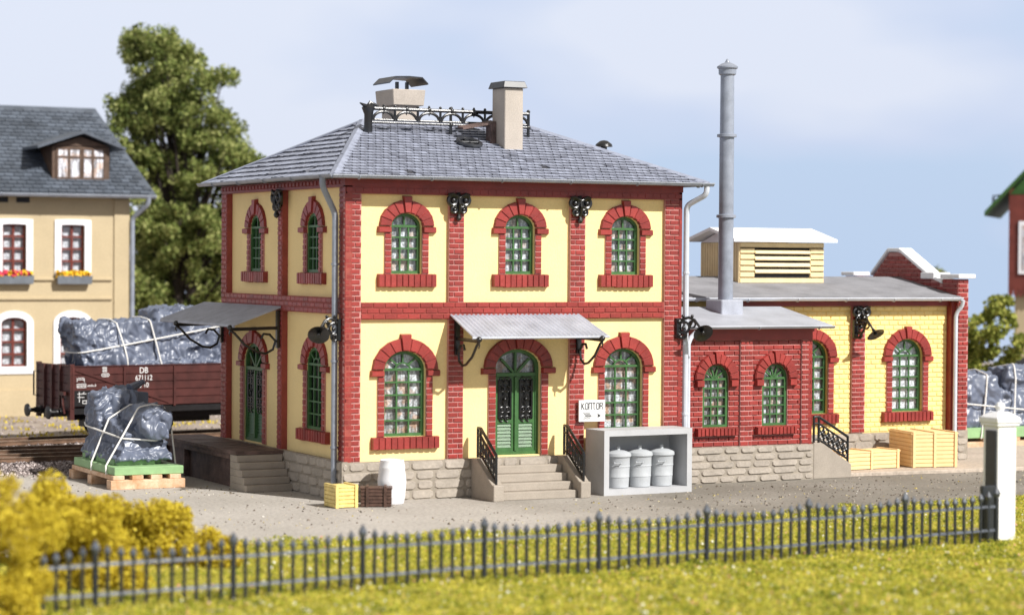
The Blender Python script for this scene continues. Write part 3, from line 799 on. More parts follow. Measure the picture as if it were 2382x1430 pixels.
# ================================================================== single storey yellow wing
WY = 4.0; WX1 = 23.95; WRC = .1
WB = thing('workshop_wing', 'long single-storey yellow brick wing with louvred roof lantern and stepped red gable', 'building', (AX1, WY, 0))
WF = Fr((0, WY, 0), X)
WW = [(22.10, 1.26, 1.78, 4.20, .56), (18.28, 1.26, 1.78, 4.20, .56)]
mb = MB()
wall(mb, WF, [(W, .9), (WX1, .9), (WX1, 5.45), (W, 5.45)], [arch(*q) for q in WW], -WRC - .025, .22, 1)
for a, b in ((AX1 - .1, 19.82), (20.34, 23.72)): bricks(mb, WF, a, b, 1.12, 5.3, -WRC - .03, -WRC, course=.16, length=.36, holes=spans(WW), back=False, g=.016, ch=.022, off=.07)
mb.build('brick_wall', [M['yellow_brick'], M['yellow_joint']], WB)
q = MB(); q.fbox(WF, 19.82, 20.34, 1.12, 5.3, -WRC - .04, -.03, 1); bricks(q, WF, 19.82, 20.34, 1.12, 5.3, -.04, 0, length=.32, g=.024); q.build('brick_pilaster', [M['red'], M['joint']], WB)
q = MB(); q.fbox(WF, 15, 23.72, 5.303, 5.5, -WRC - .04, .02); q.build('frieze', M['red_plain'], WB)
q = MB(); stones(q, WF, 16.3, WX1 - .2, 0, 1.1, -.2, .05, 4); q.build('plinth', [M['stone'], M['stone_joint']], WB)
for w in WW:
    window(WB, WF, *w, -WRC, rows=5, fan='half', curtain='curtain_white' if w is WW[0] else 'curtain', sl=(2.05, .34, 13), hd=dict(t=.36, ear=.4, n=11, key=.08), jamb=.22)
# gable wall with its front pier
GX0, GX1 = WX1 - .02, 24.34
GF = Fr((GX0, 10.6, 0), -Y)                # inner face, towards the roof
q = MB(); q.box(GX0, GX1, 3.75, 4.6, 1.12, 6.2, 1); q.box(GX0 - .2, GX0, 3.86, 4.2, 1.12, 5.45, 2)
PF = Fr((0, 3.75, 0), X); bricks(q, PF, GX0, GX1, 1.12, 6.2, -.01, .03, length=.36, g=.026, back=False)
PFS = Fr((GX0, 4.6, 0), -Y); bricks(q, PFS, 0, .85, 5.3, 6.2, -.01, .03, length=.36, g=.02, back=False)
q.build('gable_pier', [M['red'], M['joint'], M['red_plain']], WB)
prof = [(10.4, 5.6), (10.4, 6.25), (9.9, 6.25), (8.75, 6.25), (7.75, 7.1), (7.05, 7.1), (5.3, 6.2), (4.6, 6.0), (4.6, 4.5), (10.4, 4.5)]
q = MB(); YZ = Fr((0, 0, 0), Y, Z)         # u = y, v = z, n = +X
q.prism(YZ, prof, GX0 + .05, GX1 - .02, 1)
G2 = Fr((GX0 + .05, 10.4, 0), -Y)
for r in range(14):
    v = 5.2 + r * .148
    lo, hi = 5.75, -1.
    segs = [10.4 - y for y in (10.4, 4.6)]
    us = [k * .02 for k in range(290)]
    ok = [u for u in us if inside((10.4 - u, v + .07), prof) and inside((10.4 - u, v + .13), prof)]
    if ok: bricks(q, G2, min(ok), max(ok), v, v + .148, -.01, .03, length=.36, g=.022, back=False)
q.build('gable_wall', [M['red'], M['joint']], WB)
q = MB()
cop = [(8.75, 6.27), (7.75, 7.12), (7.05, 7.12), (5.35, 6.25), (4.62, 6.05)]
for (a, za), (b, zb1) in zip(cop, cop[1:]):
    q.hexa([(GX0 - .06, a, za), (GX0 - .06, b, zb1), (GX1 + .08, b, zb1), (GX1 + .08, a, za), (GX0 - .06, a, za + .13), (GX0 - .06, b, zb1 + .13), (GX1 + .08, b, zb1 + .13), (GX1 + .08, a, za + .13)])
q.build('coping', M['white'], WB, bevel=.02)
for y0, y1, z0, z1 in ((3.6, 4.66, 6.23, 6.37), (5.0, 5.75, 6.2, 6.42), (9.7, 10.5, 6.27, 6.4)):
    q = MB(); q.box(GX0 - .1, GX1 + .2, y0, y1, z0, z1); q.build('coping', M['white'], WB, bevel=.02)
q = MB(); q.box(GX0 + .005, GX1 - .005, 3.80, 10.4, 0, 1.115); stones(q, PF, GX0 - .02, GX1 + .03, .1, 1.12, -.1, .05, 4); q.build('plinth', [M['stone'], M['stone_joint']], WB)
q = MB(); q.box(W + .1, WX1, 10.2, 10.4, 0, 5.5); q.box(AX1 + .2, WX1 - .2, 4.6, 10, .1, 5.4); q.build('rear_wall', M['red_plain'], WB)
q = MB(); ye, yr_, y2 = 3.62, 7.2, 10.75; ze, zr_ = 5.62, 6.25
q.hexa([(W + .02, ye, ze - .1), (WX1 + .01, ye, ze - .1), (WX1 + .01, yr_, zr_ - .1), (W + .02, yr_, zr_ - .1), (W + .02, ye, ze), (WX1 + .01, ye, ze), (WX1 + .01, yr_, zr_), (W + .02, yr_, zr_)])
q.hexa([(W + .02, yr_, zr_ - .1), (WX1 + .01, yr_, zr_ - .1), (WX1 + .01, y2, ze - .1), (W + .02, y2, ze - .1), (W + .02, yr_, zr_), (WX1 + .01, yr_, zr_), (WX1 + .01, y2, ze), (W + .02, y2, ze)])
q.build('roof', M['felt'], WB)
gutter(WB, (W + .02, ye - .01, ze - .05), (WX1 + .02, ye - .01, ze - .05), (0, -1, 0), m='zinc_light', r=.095, brk=1.9)
downpipe([(WX1 - .0, ye - .1, 5.5), (WX1 - .0, ye - .05, 5.3), (WX1 - .14, 3.72, 5.05), (WX1 - .14, 3.72, .15)], WB, m='zinc_light', r=.07)
# louvred lantern
lx0, lx1, ly0, ly1, lz0, lz1 = 16.67, 20.02, 6.0, 8.45, 5.9, 7.4
q = MB(); q.box(lx0, lx1, ly0 + .04, ly1, lz0, lz1 - .02, 1)
LF = Fr((0, ly0, 0), X); nb = 7; hb = (lz1 - 6.02) / nb
for k in range(nb):
    a, b = 6.02 + k * hb, 6.02 + (k + 1) * hb
    if 1 <= k <= 5:
        q.fbox(LF, lx0, 17.26, a + .01, b - .01, -.05, .02, 0, .02); q.fbox(LF, 19.45, lx1, a + .01, b - .01, -.05, .02, 0, .02)
    else: q.fbox(LF, lx0, lx1, a + .01, b - .01, -.05, .02, 0, .02)
L3 = Fr((lx0, ly1, 0), -Y)
for k in range(16): q.fbox(L3, k * .153 + .006, k * .153 + .147, lz0, lz1 - .02, -.02, .02, 0, .015)
LM = q.build('roof_lantern', [M['cream'], M['dark']], WB)
q = MB()
for k in range(4):
    a = 6.35 + k * .215
    q.hexa([LF.p(17.26, a, .03), LF.p(19.45, a, .03), LF.p(19.45, a + .1, -.03), LF.p(17.26, a + .1, -.03), LF.p(17.26, a + .03, .06), LF.p(19.45, a + .03, .06), LF.p(19.45, a + .14, -.0), LF.p(17.26, a + .14, .0)])
q.build('louvre', M['cream'], LM)
q = MB(); my = (ly0 + ly1) / 2
for y0, y1, z0, z1 in ((5.68, my, 7.4, 7.78), (my, ly1 + .32, 7.78, 7.4)):
    q.hexa([(lx0 - .42, y0, z0), (lx1 + .32, y0, z0), (lx1 + .32, y1, z1), (lx0 - .42, y1, z1), (lx0 - .42, y0, z0 + .1), (lx1 + .32, y0, z0 + .1), (lx1 + .32, y1, z1 + .1), (lx0 - .42, y1, z1 + .1)])
q.prism(Fr((lx0, 0, 0), Y, Z), [(ly0, 7.38), (ly1, 7.38), (my, 7.77)], 0, .1, 0)
q.build('lantern_roof', M['white'], LM)
console(WF, 20.1, 5.3, WB, .95)

# ================================================================== steps and platform
def railing(parent, plane, pts_top, h, name='handrail'):
    """Cast railing in a vertical plane: two sloping rails, end posts and a strip of rings."""
    q = MB(); (a, za), (b, zb1) = pts_top
    P = plane.p
    def rail(dz, r): q.tube([P(a - .18, za + dz, 0), P(a, za + dz, 0), P(b, zb1 + dz, 0), P(b, zb1 + dz - .08, 0)], r, 8)
    rail(0, .045); rail(-.2, .03); rail(-h + .1, .035)
    for u, z in ((a - .18, za), (a, za), (b, zb1)): q.tube([P(u, z + .01, 0), P(u, z - h, 0)], .04, 8)
    n = 6; s = (zb1 - za) / (b - a)
    for k in range(n):
        u = a + (b - a) * (k + .5) / n; v = za + s * (u - a) - .2 - (h - .3) * .5
        q.tube(ring((u, v + .1, 0), .1, plane, 10), .022, 6, closed=True); q.tube(ring((u, v - .1, 0), .085, plane, 10), .022, 6, closed=True)
        q.ball(P(u, v, 0), .035); q.ball(P(u + (b - a) / n * .5, v + s * (b - a) / n * .5, 0), .035)
        q.tube([P(u - .1, v - s * .1 + .2, 0), P(u + .1, v + s * .1 - .2, 0)], .022, 5); q.tube([P(u - .1, v - s * .1 - .2, 0), P(u + .1, v + s * .1 + .2, 0)], .022, 5); q.tube([P(u + (b - a) / n * .5, v + s * (b - a) / n * .5 + .22, 0), P(u + (b - a) / n * .5, v + s * (b - a) / n * .5 - .22, 0)], .02, 5)
    return q.build(name, M['black'], parent, smooth=True)
FS = thing('entrance_steps', 'beige stone front steps with sloping cheek walls and black iron handrails', 'steps', (5.4, -.8, 0))
for k in range(4):
    q = MB(); y0 = -1.36 + .31 * k; q.box(4.2, 6.63, y0, -.1, .0 if k == 0 else .222 * k, .222 * (k + 1) - .0015)
    q.build('tread', M['concrete'], FS, bevel=.015)
ZX = Fr((0, 0, 0), -Y, Z)                  # u = -y, v = z, n = -X
for x in (4.2, 6.97):
    q = MB(); pl = Fr((x, 0, 0), -Y, Z)
    q.prism(pl, [(.1, 0), (1.56, 0), (1.56, .45), (1.44, .47), (.42, 1.12), (.1, 1.12)], 0, .32, 0)
    q.build('cheek_wall', M['concrete'], FS, bevel=.015)
for x in (4.02, 6.80):
    railing(FS, Fr((x, 0, 0), -Y, Z), [(.42, 1.98), (1.42, 1.28)], .84)

AS = thing('annex_steps', 'plain grey-beige side steps against the annex end with black scrollwork handrail', 'steps', (16.8, 1.6, 0))
q = MB(); q.prism(Fr((0, AY + .16, 0), X), [(16.2, 0), (17.62, 0), (17.62, .42), (16.5, 1.12), (16.2, 1.12)], 0, .16); q.build('cheek_wall', M['concrete'], AS, bevel=.015)
for k in range(4):
    q = MB(); q.box(16.19, 17.55 - .3 * k, AY + .165, 2.6, .0 if k == 0 else .222 * k, .222 * (k + 1)); q.build('tread', M['concrete'], AS, bevel=.012)
railing(AS, Fr((0, AY + .07, 0), X), [(16.42, 1.93), (17.52, 1.28)], .8)

PS = thing('platform_steps', 'shaded grey-brown steps leading up to the wooden loading platform', 'steps', (-.8, 4.2, 0))
for k in range(5):
    q = MB(); y0 = 3.6 + .2 * k; q.box(-1.52, -.09, y0, 4.95, .0 if k == 0 else .202 * k, .202 * (k + 1) - .0015); q.build('tread', M['concrete'], PS, bevel=.012)
LP = thing('loading_platform', 'dark brown planked loading platform along the shaded house side', 'platform', (-.8, 8, 0))
q = MB()
for k in range(34): q.box(-1.55, -.06, 4.42 + k * .206, 4.42 + k * .206 + .196, 1.022, 1.12 + RND.uniform(-.006, .006))
q.build('deck', M['wood_brown'], LP)
q = MB(); q.box(-1.5, -1.35, 4.5, 11.3, .86, 1.02); q.box(-.35, -.2, 4.5, 11.3, .86, 1.02); q.build('beam', M['wood_brown'], LP)
q = MB(); q.box(-1.3, -1.24, 5.0, 11.2, 0, .86); q.build('added_skirt_boards', M['wood_brown'], LP)  # boards added to close the view through and keep the shade underneath black
for y in (9.2, 11.1):
    q = MB(); q.box(-1.46, -1.3, y, y + .16, 0, .86); q.build('post', M['wood_brown'], LP)

# ================================================================== things around the house
def lamp(M0, o, L, tilt, label, ln):
    t = thing('wall_lamp', label, 'lamp', M0, group='black wall lamps')
    M0 = V(M0); o = V(o).normalized(); n = V(ln); sd = n.cross(Z).normalized()
    fr = Fr(M0, -sd if (-sd).cross(Z).dot(n) > 0 else sd)
    q = MB(); q.fbox(fr, -.1, .1, -.3, .3, -.03, .05, 0, .02); q.ball(M0 + n * .05 + Z * .2, .07); q.ball(M0 + n * .05 - Z * .2, .07); q.build('wall_plate', M['black'], t, smooth=True)
    q = MB()
    q.tube([M0 + Z * .1, M0 + o * .2 * L + Z * .27, M0 + o * .45 * L + Z * .32, M0 + o * .7 * L + Z * .25, M0 + o * .88 * L + Z * .08, M0 + o * L - Z * .03], .05, 8, r2=.035)
    pl = Fr(M0, o)
    q.tube(ring((.24 * L, .02, 0), .17, pl, 14), .04, 8, closed=True); q.tube(ring((.22 * L, -.2, 0), .1, pl, 12), .035, 8, closed=True); q.tube(ring((.6 * L, .12, 0), .1, pl, 12), .03, 8, closed=True)
    q.ball(pl.p(.24 * L, .02, .02), .06); q.tube([pl.p(0, -.28, 0), pl.p(.18 * L, -.3, 0), pl.p(.42 * L, -.06, 0), pl.p(.6 * L, .2, 0)], .035, 8)
    for a in (.2, .6): q.ball(M0 + o * a * L + Z * .36, .05)
    q.build('bracket', M['black'], t, smooth=True)
    ax = V(tilt).normalized(); c = M0 + o * L - Z * .04
    q = MB(); q.lathe([(.04, -.06), (.07, .02), (.11, .05), (.2, .09), (.30, .15), (.305, .165), (.29, .16), (.2, .105), (.1, .07), (.02, .06)], c, ax, 20, 0, False); q.build('lamp_shade', M['black'], t, smooth=True)
    q = MB(); q.ball(c + ax * .13, .065); q.lathe([(.04, .05), (.04, .12)], c, ax, 8); q.build('bulb', M['black'], t, smooth=True)
    return t
lamp((-.04, .33, 4.78), (-1, -.12, 0), .62, (-.35, -.72, -.62), 'black scroll lamp on the near left house corner, in front of the downpipe', (-1, 0, 0))
lamp((10.72, -.04, 4.76), (.66, -.74, 0), .72, (-.1, -.8, -.6), 'black scroll lamp between the yellow house and the red annex', (0, -1, 0))
lamp((19.9, 3.96, 4.55), (.35, -.93, 0), .72, (.12, -.62, -.85), 'black scroll lamp on the single-storey yellow wing below an iron console', (0, -1, 0))

SG = thing('direction_sign', 'white sign lettered KONTOR with a black arrow beside the front door', 'sign', (7.78, -.1, 2.06))
SGF = Fr((7.34, -.13, 2.06), X)
q = MB(); q.fbox(SGF, 0, .87, 0, .63, -.05, 0, 0, .006); q.build('board', M['sign'], SG)
G_ = {'K': [[(0, 0), (0, 1)], [(0, .45), (.5, 1)], [(.14, .55), (.5, 0)]], 'O': [[(0, .15), (0, .85), (.2, 1), (.5, .9), (.5, .15), (.3, 0), (0, .15)]],
      'N': [[(0, 0), (0, 1)], [(0, .85), (.15, 1), (.3, .9)], [(.5, 1), (.5, 0)], [(.3, .9), (.5, 1)]], 'T': [[(-.05, .92), (.55, 1)], [(.25, .95), (.25, .1), (.4, 0)]],
      'R': [[(0, 0), (0, 1)], [(0, .9), (.35, 1), (.5, .85), (.45, .6), (0, .5)], [(.3, .52), (.5, .3), (.5, 0)]]}
q = MB(); x = .085
for c in 'KONTOR':
    for st in G_[c]:
        for a, b in zip(st, st[1:]): bar(q, SGF, (x + a[0] * .17, .35 + a[1] * .2), (x + b[0] * .17, .35 + b[1] * .2), .025, -.004, .006)
    x += .122
ay = .17
bar(q, SGF, (.2, ay), (.62, ay), .012, -.004, .006)
q.prism(SGF, [(.6, ay - .07), (.735, ay), (.6, ay + .07), (.635, ay)], -.004, .006)
for k in range(5):
    for sg in (-1, 1): bar(q, SGF, (.14 + k * .045, ay + sg * .1), (.215 + k * .045, ay), .014, -.004, .006 + k * .0005 + (.0002 if sg > 0 else 0))
q.build('lettering', M['ink'], SG)

# concrete bin shelter with three bins
BS = thing('bin_shelter', 'open-fronted pale grey concrete shelter for bins standing below the right window', 'bin shelter', (9.06, -.65, 0), math.radians(2.5))
q = MB(); x0, x1, y0, y1, h, t = -1.51, 1.51, -.52, .52, 1.87, .17
BF_ = Fr((0, y0, 0), X); wall(q, BF_, [(x0, 0), (x1, 0), (x1, h), (x0, h)], [[(x0 + t, t), (x1 - t, t), (x1 - t, h - t), (x0 + t, h - t)]], 0, y1 - y0 - .08)
q.face([BF_.p(x0 + t, t, -(y1 - y0 - .08)), BF_.p(x1 - t, t, -(y1 - y0 - .08)), BF_.p(x1 - t, h - t, -(y1 - y0 - .08)), BF_.p(x0 + t, h - t, -(y1 - y0 - .08))])
for a, b in (((x0, y0), (x0, y1)), ((x0, y1), (x1, y1)), ((x1, y1), (x1, y0))): q.face([(*a, 0), (*b, 0), (*b, h), (*a, h)])
q.face([(x0, y0, h), (x1, y0, h), (x1, y1, h), (x0, y1, h)])
q.build('shell', M['box_grey'], BS, local=True)
def bin_(loc, label):
    t = thing('waste_bin', label, 'bin', loc, RND.uniform(0, 3), group='lidded bins in the concrete shelter')
    q = MB(); q.lathe([(.29, 0), (.31, .02), (.325, .3), (.335, .31), (.335, .34), (.33, .35), (.34, .6), (.35, .61), (.35, .64), (.342, .65), (.35, .9), (.36, .92)], (0, 0, 0), Z, 26); q.build('body', M['bin'], t, smooth=True, local=True)
    q = MB(); q.lathe([(.375, .9), (.385, .92), (.375, 1.0), (.33, 1.03), (.2, 1.075), (.08, 1.09)], (0, 0, 0), Z, 26); q.lathe([(.055, 1.08), (.06, 1.18), (.05, 1.2)], (0, 0, 0), Z, 12); q.build('lid', M['bin'], t, smooth=True, local=True)
    for sg in (-1, 1):
        q = MB(); q.tube([(sg * .34, -.1, .75), (sg * .4, -.1, .73), (sg * .4, .1, .73), (sg * .34, .1, .75)], .018, 6); q.build('handle', M['bin'], t, smooth=True, local=True)
    return t
b0 = bin_((8.32, -.72, .172), 'pale grey lidded bin nearest the entrance steps, at the left end of the shelter')
dup(b0, (9.06, -.69, .172), 'pale grey lidded bin in the middle, between two like it'); dup(b0, (9.82, -.65, .172), 'pale grey lidded bin at the right end beside the empty shelter space')

q = MB(); q.lathe([(.3, 0), (.33, .02), (.37, .2), (.375, .23), (.37, .25), (.395, .55), (.4, .62), (.395, .68), (.36, .98), (.365, 1.0), (.36, 1.03), (.33, 1.2), (.335, 1.22), (.31, 1.22), (.3, 1.17), (.02, 1.165)], (0, 0, 0), Z, 30)
o = q.build('barrel', M['white'], None, smooth=True); o.location = (1.08, -.86, 0); tag(o, 'white bulging barrel standing against the stone plinth', 'barrel')

def crate(loc, rz, sx, sy, sz, m, label, name='crate', nslat=5, battens=(0, 1), bw=.09, group=None, lid=True):
    t = thing(name, label, 'crate', loc, rz, group); hx, hy = sx / 2, sy / 2
    q = MB(); q.box(-hx + .03, hx - .03, -hy + .03, hy - .03, .02, sz - .05)
    g = (sz - .06) / nslat
    for k in range(nslat):
        a, b = .01 + k * g + .008, .01 + (k + 1) * g - .008
        q.box(-hx, hx, -hy, -hy + .04, a, b); q.box(-hx, hx, hy - .04, hy, a, b)
        q.box(-hx - .001, -hx + .04, -hy + .045, hy - .045, a, b); q.box(hx - .04, hx + .001, -hy + .045, hy - .045, a, b)
    q.build('body', m, t, local=True, bevel=.008)
    q = MB(); n = max(3, round(sy / .17)); 
    for k in range(n): q.box(-hx - .02, hx + .02, -hy - .02 + k * (sy + .04) / n + .005, -hy - .02 + (k + 1) * (sy + .04) / n - .005, sz - .05, sz)
    q.build('lid', m, t, local=True, bevel=.008)
    for f in battens:
        x = -hx + bw / 2 + f * (sx - bw)
        q = MB(); q.box(x - bw / 2, x + bw / 2, -hy - .04, -hy - .001, -.0, sz + .01); q.box(x - bw / 2, x + bw / 2, hy + .001, hy + .04, 0, sz + .01); q.box(x - bw / 2, x + bw / 2, -hy - .04, hy + .04, sz + .002, sz + .035)
        q.build('batten', m, t, local=True, bevel=.008)
    return t
crate((-.52, -1.06, 0), .02, .66, .72, .6, M['crate_y'], 'small pale yellow crate at the house corner by the downpipe')
crate((.42, -1.3, 0), -.42, .84, .5, .54, M['crate_b'], 'small dark brown slatted crate in front of the white barrel', battens=(.18, .82), bw=.08)
crate((18.98, 2.3, .124), .1, 2.5, .95, .58, M['crate_p'], 'low long pale yellow crate behind the annex steps', battens=(.02, .52, .98), nslat=4, group='pale crates on the pavement by the wing')
crate((21.6, 2.5, .124), -.2, 1.62, 1.75, 1.12, M['crate_p'], 'big square pale yellow crate under the wing window', battens=(.02, .5, .98), nslat=8, group='pale crates on the pavement by the wing')
# ================================================================== railway: ballast, tracks, open wagon with its load
LAT, DEP = V((.8921, -.4517, 0)), V((.4517, .8921, 0))

def track(y0, label, pivot=None, rz=0.):
    t = thing('railway_track', label, 'track', pivot or (0, y0, 0), rz, group='parallel railway tracks')
    for sg in (-1, 1):
        q = MB(); yy = y0 + sg * .7175
        q.box(-30, 45, yy - .075, yy + .075, .12, .14); q.box(-30, 45, yy - .02, yy + .02, .14, .24); q.box(-30, 45, yy - .04, yy + .04, .24, .275); q.box(-30, 45, yy - .036, yy + .036, .2752, .279, 1)
        q.build('rail', [M['rail'], M['rail_top']], t)
    q = MB()
    for k in range(110): q.box(-29 + k * .65, -29 + k * .65 + .26, y0 - 1.25, y0 + 1.25, .02, .12)
    q.build('sleepers', M['sleeper'], t)
track(15.4, 'nearest of the three rusty tracks, running just behind the pallet')
track(18.35, 'middle track between the near one and the wagon')
WROT = math.radians(9)
track(22.4, 'rusty track that carries the brown open wagon', (-1.62, 21., 0), WROT)

M['ballast'] = ramp_mat('ballast_stone', [(0, (.10, .08, .075)), (.4, (.24, .20, .19)), (.75, (.36, .31, .30)), (1, (.48, .42, .40))], .85)
q = MB(); rr = random.Random(5)
def rock(q, x, y, z, s):
    a = [V((rr.uniform(-1, 1), rr.uniform(-1, 1), rr.uniform(-.7, .9))) for _ in range(3)]
    p = [V((x, y, z)) + d * s for d in (V((1, rr.uniform(-.4, .4), 0)), V((-.5, .8, 0)), V((-.6, -.8, 0)), V((rr.uniform(-.3, .3), rr.uniform(-.3, .3), .9)))]
    p.append(p[3] + V((rr.uniform(-.5, .5), rr.uniform(-.5, .5), -.1)) * s)
    q.add(p, [(0, 1, 3), (1, 2, 4), (1, 4, 3), (2, 0, 4), (0, 3, 4)])
for k in range(9000):
    x = rr.uniform(-11, 2); y = rr.triangular(10.6, 24.5, 12.2)
    if x > -.2 and y < 12: continue
    if abs(y - 15.4) < .95 or abs(y - 18.35) < .95 or abs(y - 22.4) < .95:
        if rr.random() < .8: continue
    rock(q, x, y, .02 + (.05 if y > 13.5 else .0), rr.uniform(.05, .13))
for k in range(900): rock(q, rr.uniform(-11, 9), rr.uniform(9.3, 11.5) if rr.random() < .3 else rr.uniform(25, 36), .01, rr.uniform(.03, .08))
setting(q.build('ballast', M['ballast']), 'stuff')

# ---- open goods wagon
WGY, WX0, WXE = 21.0, -1.62, 8.6           # near side plane, left end, right end
YB = 23.8
WG = thing('goods_wagon', 'brown-red open railway wagon lettered DB 671112, half hidden behind the yellow house', 'wagon', (WX0, WGY, 0), WROT)
WS = Fr((0, WGY, 0), X); zb0, zt0 = 1.42, 2.85
def planks(fr, u0, u1, m='wagon', n=5):
    q = MB(); h = (zt0 - zb0) / n
    q.fbox(fr, u0, u1, zb0, zt0, -.08, -.03)
    for k in range(n): q.fbox(fr, u0, u1, zb0 + k * h + .006, zb0 + (k + 1) * h - .006, -.035, 0, 0, .008)
    return q
q = planks(WS, WX0 + .08, WXE - .08)
for k in range(6):
    u = WX0 + .1 + (WXE - WX0 - .2) * k / 5
    q.fbox(WS, u - .05, u + .05, zb0 - .05, zt0 - .01, 0, .05, 0, .01)
for (a, b) in ((WX0 + .2, WX0 + 3.9), (WXE - .2, WXE - 3.9)): bar(q, WS, (a, zt0 - .1), (b, zb0 + .1), .08, 0, .03)
q.fbox(WS, WX0, WXE, zt0 - .005, zt0 + .035, -.1, .03, 0, .01)
q.build('side_wall', M['wagon'], WG)
q = planks(Fr((0, YB, 0), -X), -WXE + .08, -WX0 - .08); q.build('side_wall', M['wagon'], WG)
for fr, nm in ((Fr((WX0, YB, 0), -Y), 'end_wall'), (Fr((WXE, WGY, 0), Y), 'end_wall')):
    q = planks(fr, .08, YB - WGY - .08)
    for u in (.75, 1.4, 2.05): q.fbox(fr, u - .06, u + .06, zb0 - .12, zt0 + .06, 0, .08, 0, .015)
    q.fbox(fr, 0, YB - WGY, zt0 - .005, zt0 + .06, -.1, .02, 0, .01); q.fbox(fr, 0, YB - WGY, zb0 - .1, zb0 - .002, -.1, .03)
    q.build(nm, M['wagon'], WG)
for x in (WX0, WXE - .14):
    for y in (WGY - .02, YB - .12):
        q = MB(); q.box(x - .01, x + .15, y - .01, y + .14, .98, zt0 + .1); q.build('corner_post', M['wagon'], WG)
q = MB(); q.box(WX0 + .1, WXE - .1, WGY + .05, YB - .05, 1.3, 1.44); q.build('floor', M['wagon_dark'], WG)
q = MB(); q.fbox(WS, WX0 + .1, WXE - .1, 1.18, 1.36, -.12, .02); q.box(WX0 - .02, WX0 + .12, WGY + .1, YB - .1, 1.1, 1.36); q.box(WXE - .12, WXE + .02, WGY + .1, YB - .1, 1.1, 1.36)
q.box(WX0 + .12, WXE - .12, WGY + .35, WGY + .5, .95, 1.3); q.box(WX0 + .12, WXE - .12, YB - .5, YB - .35, .95, 1.3); q.build('underframe', M['wagon_dark'], WG)
for x, sg in ((WX0, -1), (WXE, 1)):
    for y in (22.4 - .875, 22.4 + .875):
        q = MB(); q.lathe([(.15, 0), (.15, .1), (.11, .12), (.1, .3), (.075, .3), (.075, .52), (.19, .53), (.235, .55), (.225, .6), (.1, .62)], (x + sg * .02, y, 1.24), X * sg, 18); q.build('buffer', M['wagon_dark'], WG, smooth=True)
for x in (.45, 6.6):
    for y in (22.4 - .76, 22.4 + .76):
        q = MB(); q.lathe([(.14, -.09), (.5, -.06), (.53, -.05), (.53, .03), (.5, .05), (.5, .08), (.42, .06), (.38, .02), (.14, .04), (.1, .12)], (x, y, .775), Y * (-1 if y < 22.4 else 1), 24); q.build('wheel', M['wagon_dark'], WG, smooth=True)
        q = MB(); yy = WGY + .25 if y < 22.4 else YB - .25
        q.prism(Fr((x, yy, 0), X), [(-.45, 1.3), (-.14, .5), (.14, .5), (.45, 1.3)], 0, .06); q.box(x - .14, x + .14, yy - .14, yy + .02, .62, .92)
        q.tube([(x - .75, yy - .05, 1.14), (x - .4, yy - .05, .98), (x, yy - .05, .94), (x + .4, yy - .05, .98), (x + .75, yy - .05, 1.14)], .06, 6); q.build('axle_guard', M['wagon_dark'], WG)
    q = MB(); q.tube([(x, 21.6, .775), (x, 23.2, .775)], .08, 10); q.build('axle', M['wagon_dark'], WG)
for nm, bx in (('brake_gear', (1.6, 2.2, 21.5, 22.1, .62, 1.2)), ('air_tank', (2.8, 4.6, 22.2, 22.7, .7, 1.1)), ('step_box', (-1.0, -.3, 21.2, 21.6, .72, 1.15))):
    q = MB(); q.box(*bx); q.build(nm, M['wagon_dark'], WG)
q = MB(); E_ = Fr((WX0, YB, 0), -Y)
q.tube([E_.p(.2, 2.62, .02), E_.p(.2, 2.62, .2), E_.p(.2, 1.75, .2), E_.p(.2, 1.75, .02)], .03, 6); q.build('grab_handle', M['wagon_dark'], WG, smooth=True)
q = MB(); q.tube([E_.p(2.35, 1.95, .1), E_.p(2.55, 1.5, .16), E_.p(2.6, 1.2, .12)], .04, 6); q.fbox(E_, 2.2, 2.6, 1.85, 1.98, .06, .16); q.build('coupling_hook', M['wagon'], WG)
q = MB(); q.fbox(WS, WX0 + .13, WX0 + 1.05, 1.46, 2.02, .0, .045); q.build('marking_panel', M['wagon_dark'], WG)
# white markings
def lettering(body, size, u, v, w=.012, sx=.8):
    text_mesh(body, size, WS, u, v, w, sx).build('lettering', M['mark'], WG)
lettering('DB', .30, 1.26, 2.585, sx=.9); lettering('671112', .27, 1.26, 2.325, sx=.85); lettering('0 10', .26, 1.26, 2.07, sx=.85)
def box_out(q, u0, u1, v0, v1, t=.016, w=.016):
    bar(q, WS, (u0, v0), (u1, v0), t, .0, w); bar(q, WS, (u0, v1), (u1, v1), t, .0, w); bar(q, WS, (u0, v0), (u0, v1), t, .0, w + .001); bar(q, WS, (u1, v0), (u1, v1), t, .0, w + .001)
q = MB(); rr = random.Random(3)
u0 = WX0 + .26
bar(q, WS, (u0, 2.4), (u0 + .28, 2.4), .016, 0, .016); bar(q, WS, (u0, 2.32), (u0, 2.46), .016, 0, .017); bar(q, WS, (u0 + .28, 2.32), (u0 + .28, 2.46), .016, 0, .017)
box_out(q, u0, u0 + .34, 2.12, 2.25)
for k in range(9): bar(q, WS, (u0 + .03 + k * .034, 2.15), (u0 + .03 + k * .034, 2.22), .014, 0, .016)
for k in range(8): bar(q, WS, (u0 + .42 + k * .042, 2.15), (u0 + .42 + k * .042, 2.18 + rr.uniform(0, .06)), .02, 0, .016)
for k in range(5): bar(q, WS, (u0 + .06 + k * .045, 2.43), (u0 + .06 + k * .045, 2.48), .018, 0, .016)
for j in range(2):
    for k in range(4): box_out(q, -.37 + k * .045, -.345 + k * .045, 2.66 + j * .1, 2.73 + j * .1, .01)
pts = [(-.42, 2.545), (-.36, 2.49), (-.16, 2.49), (-.1, 2.545), (-.16, 2.6), (-.36, 2.6)]
for a, b in zip(pts, pts[1:] + pts[:1]): bar(q, WS, a, b, .018, 0, .016)
for k in range(5): bar(q, WS, (-.34 + k * .04, 2.52), (-.34 + k * .04, 2.57), .018, 0, .016)
w = .056
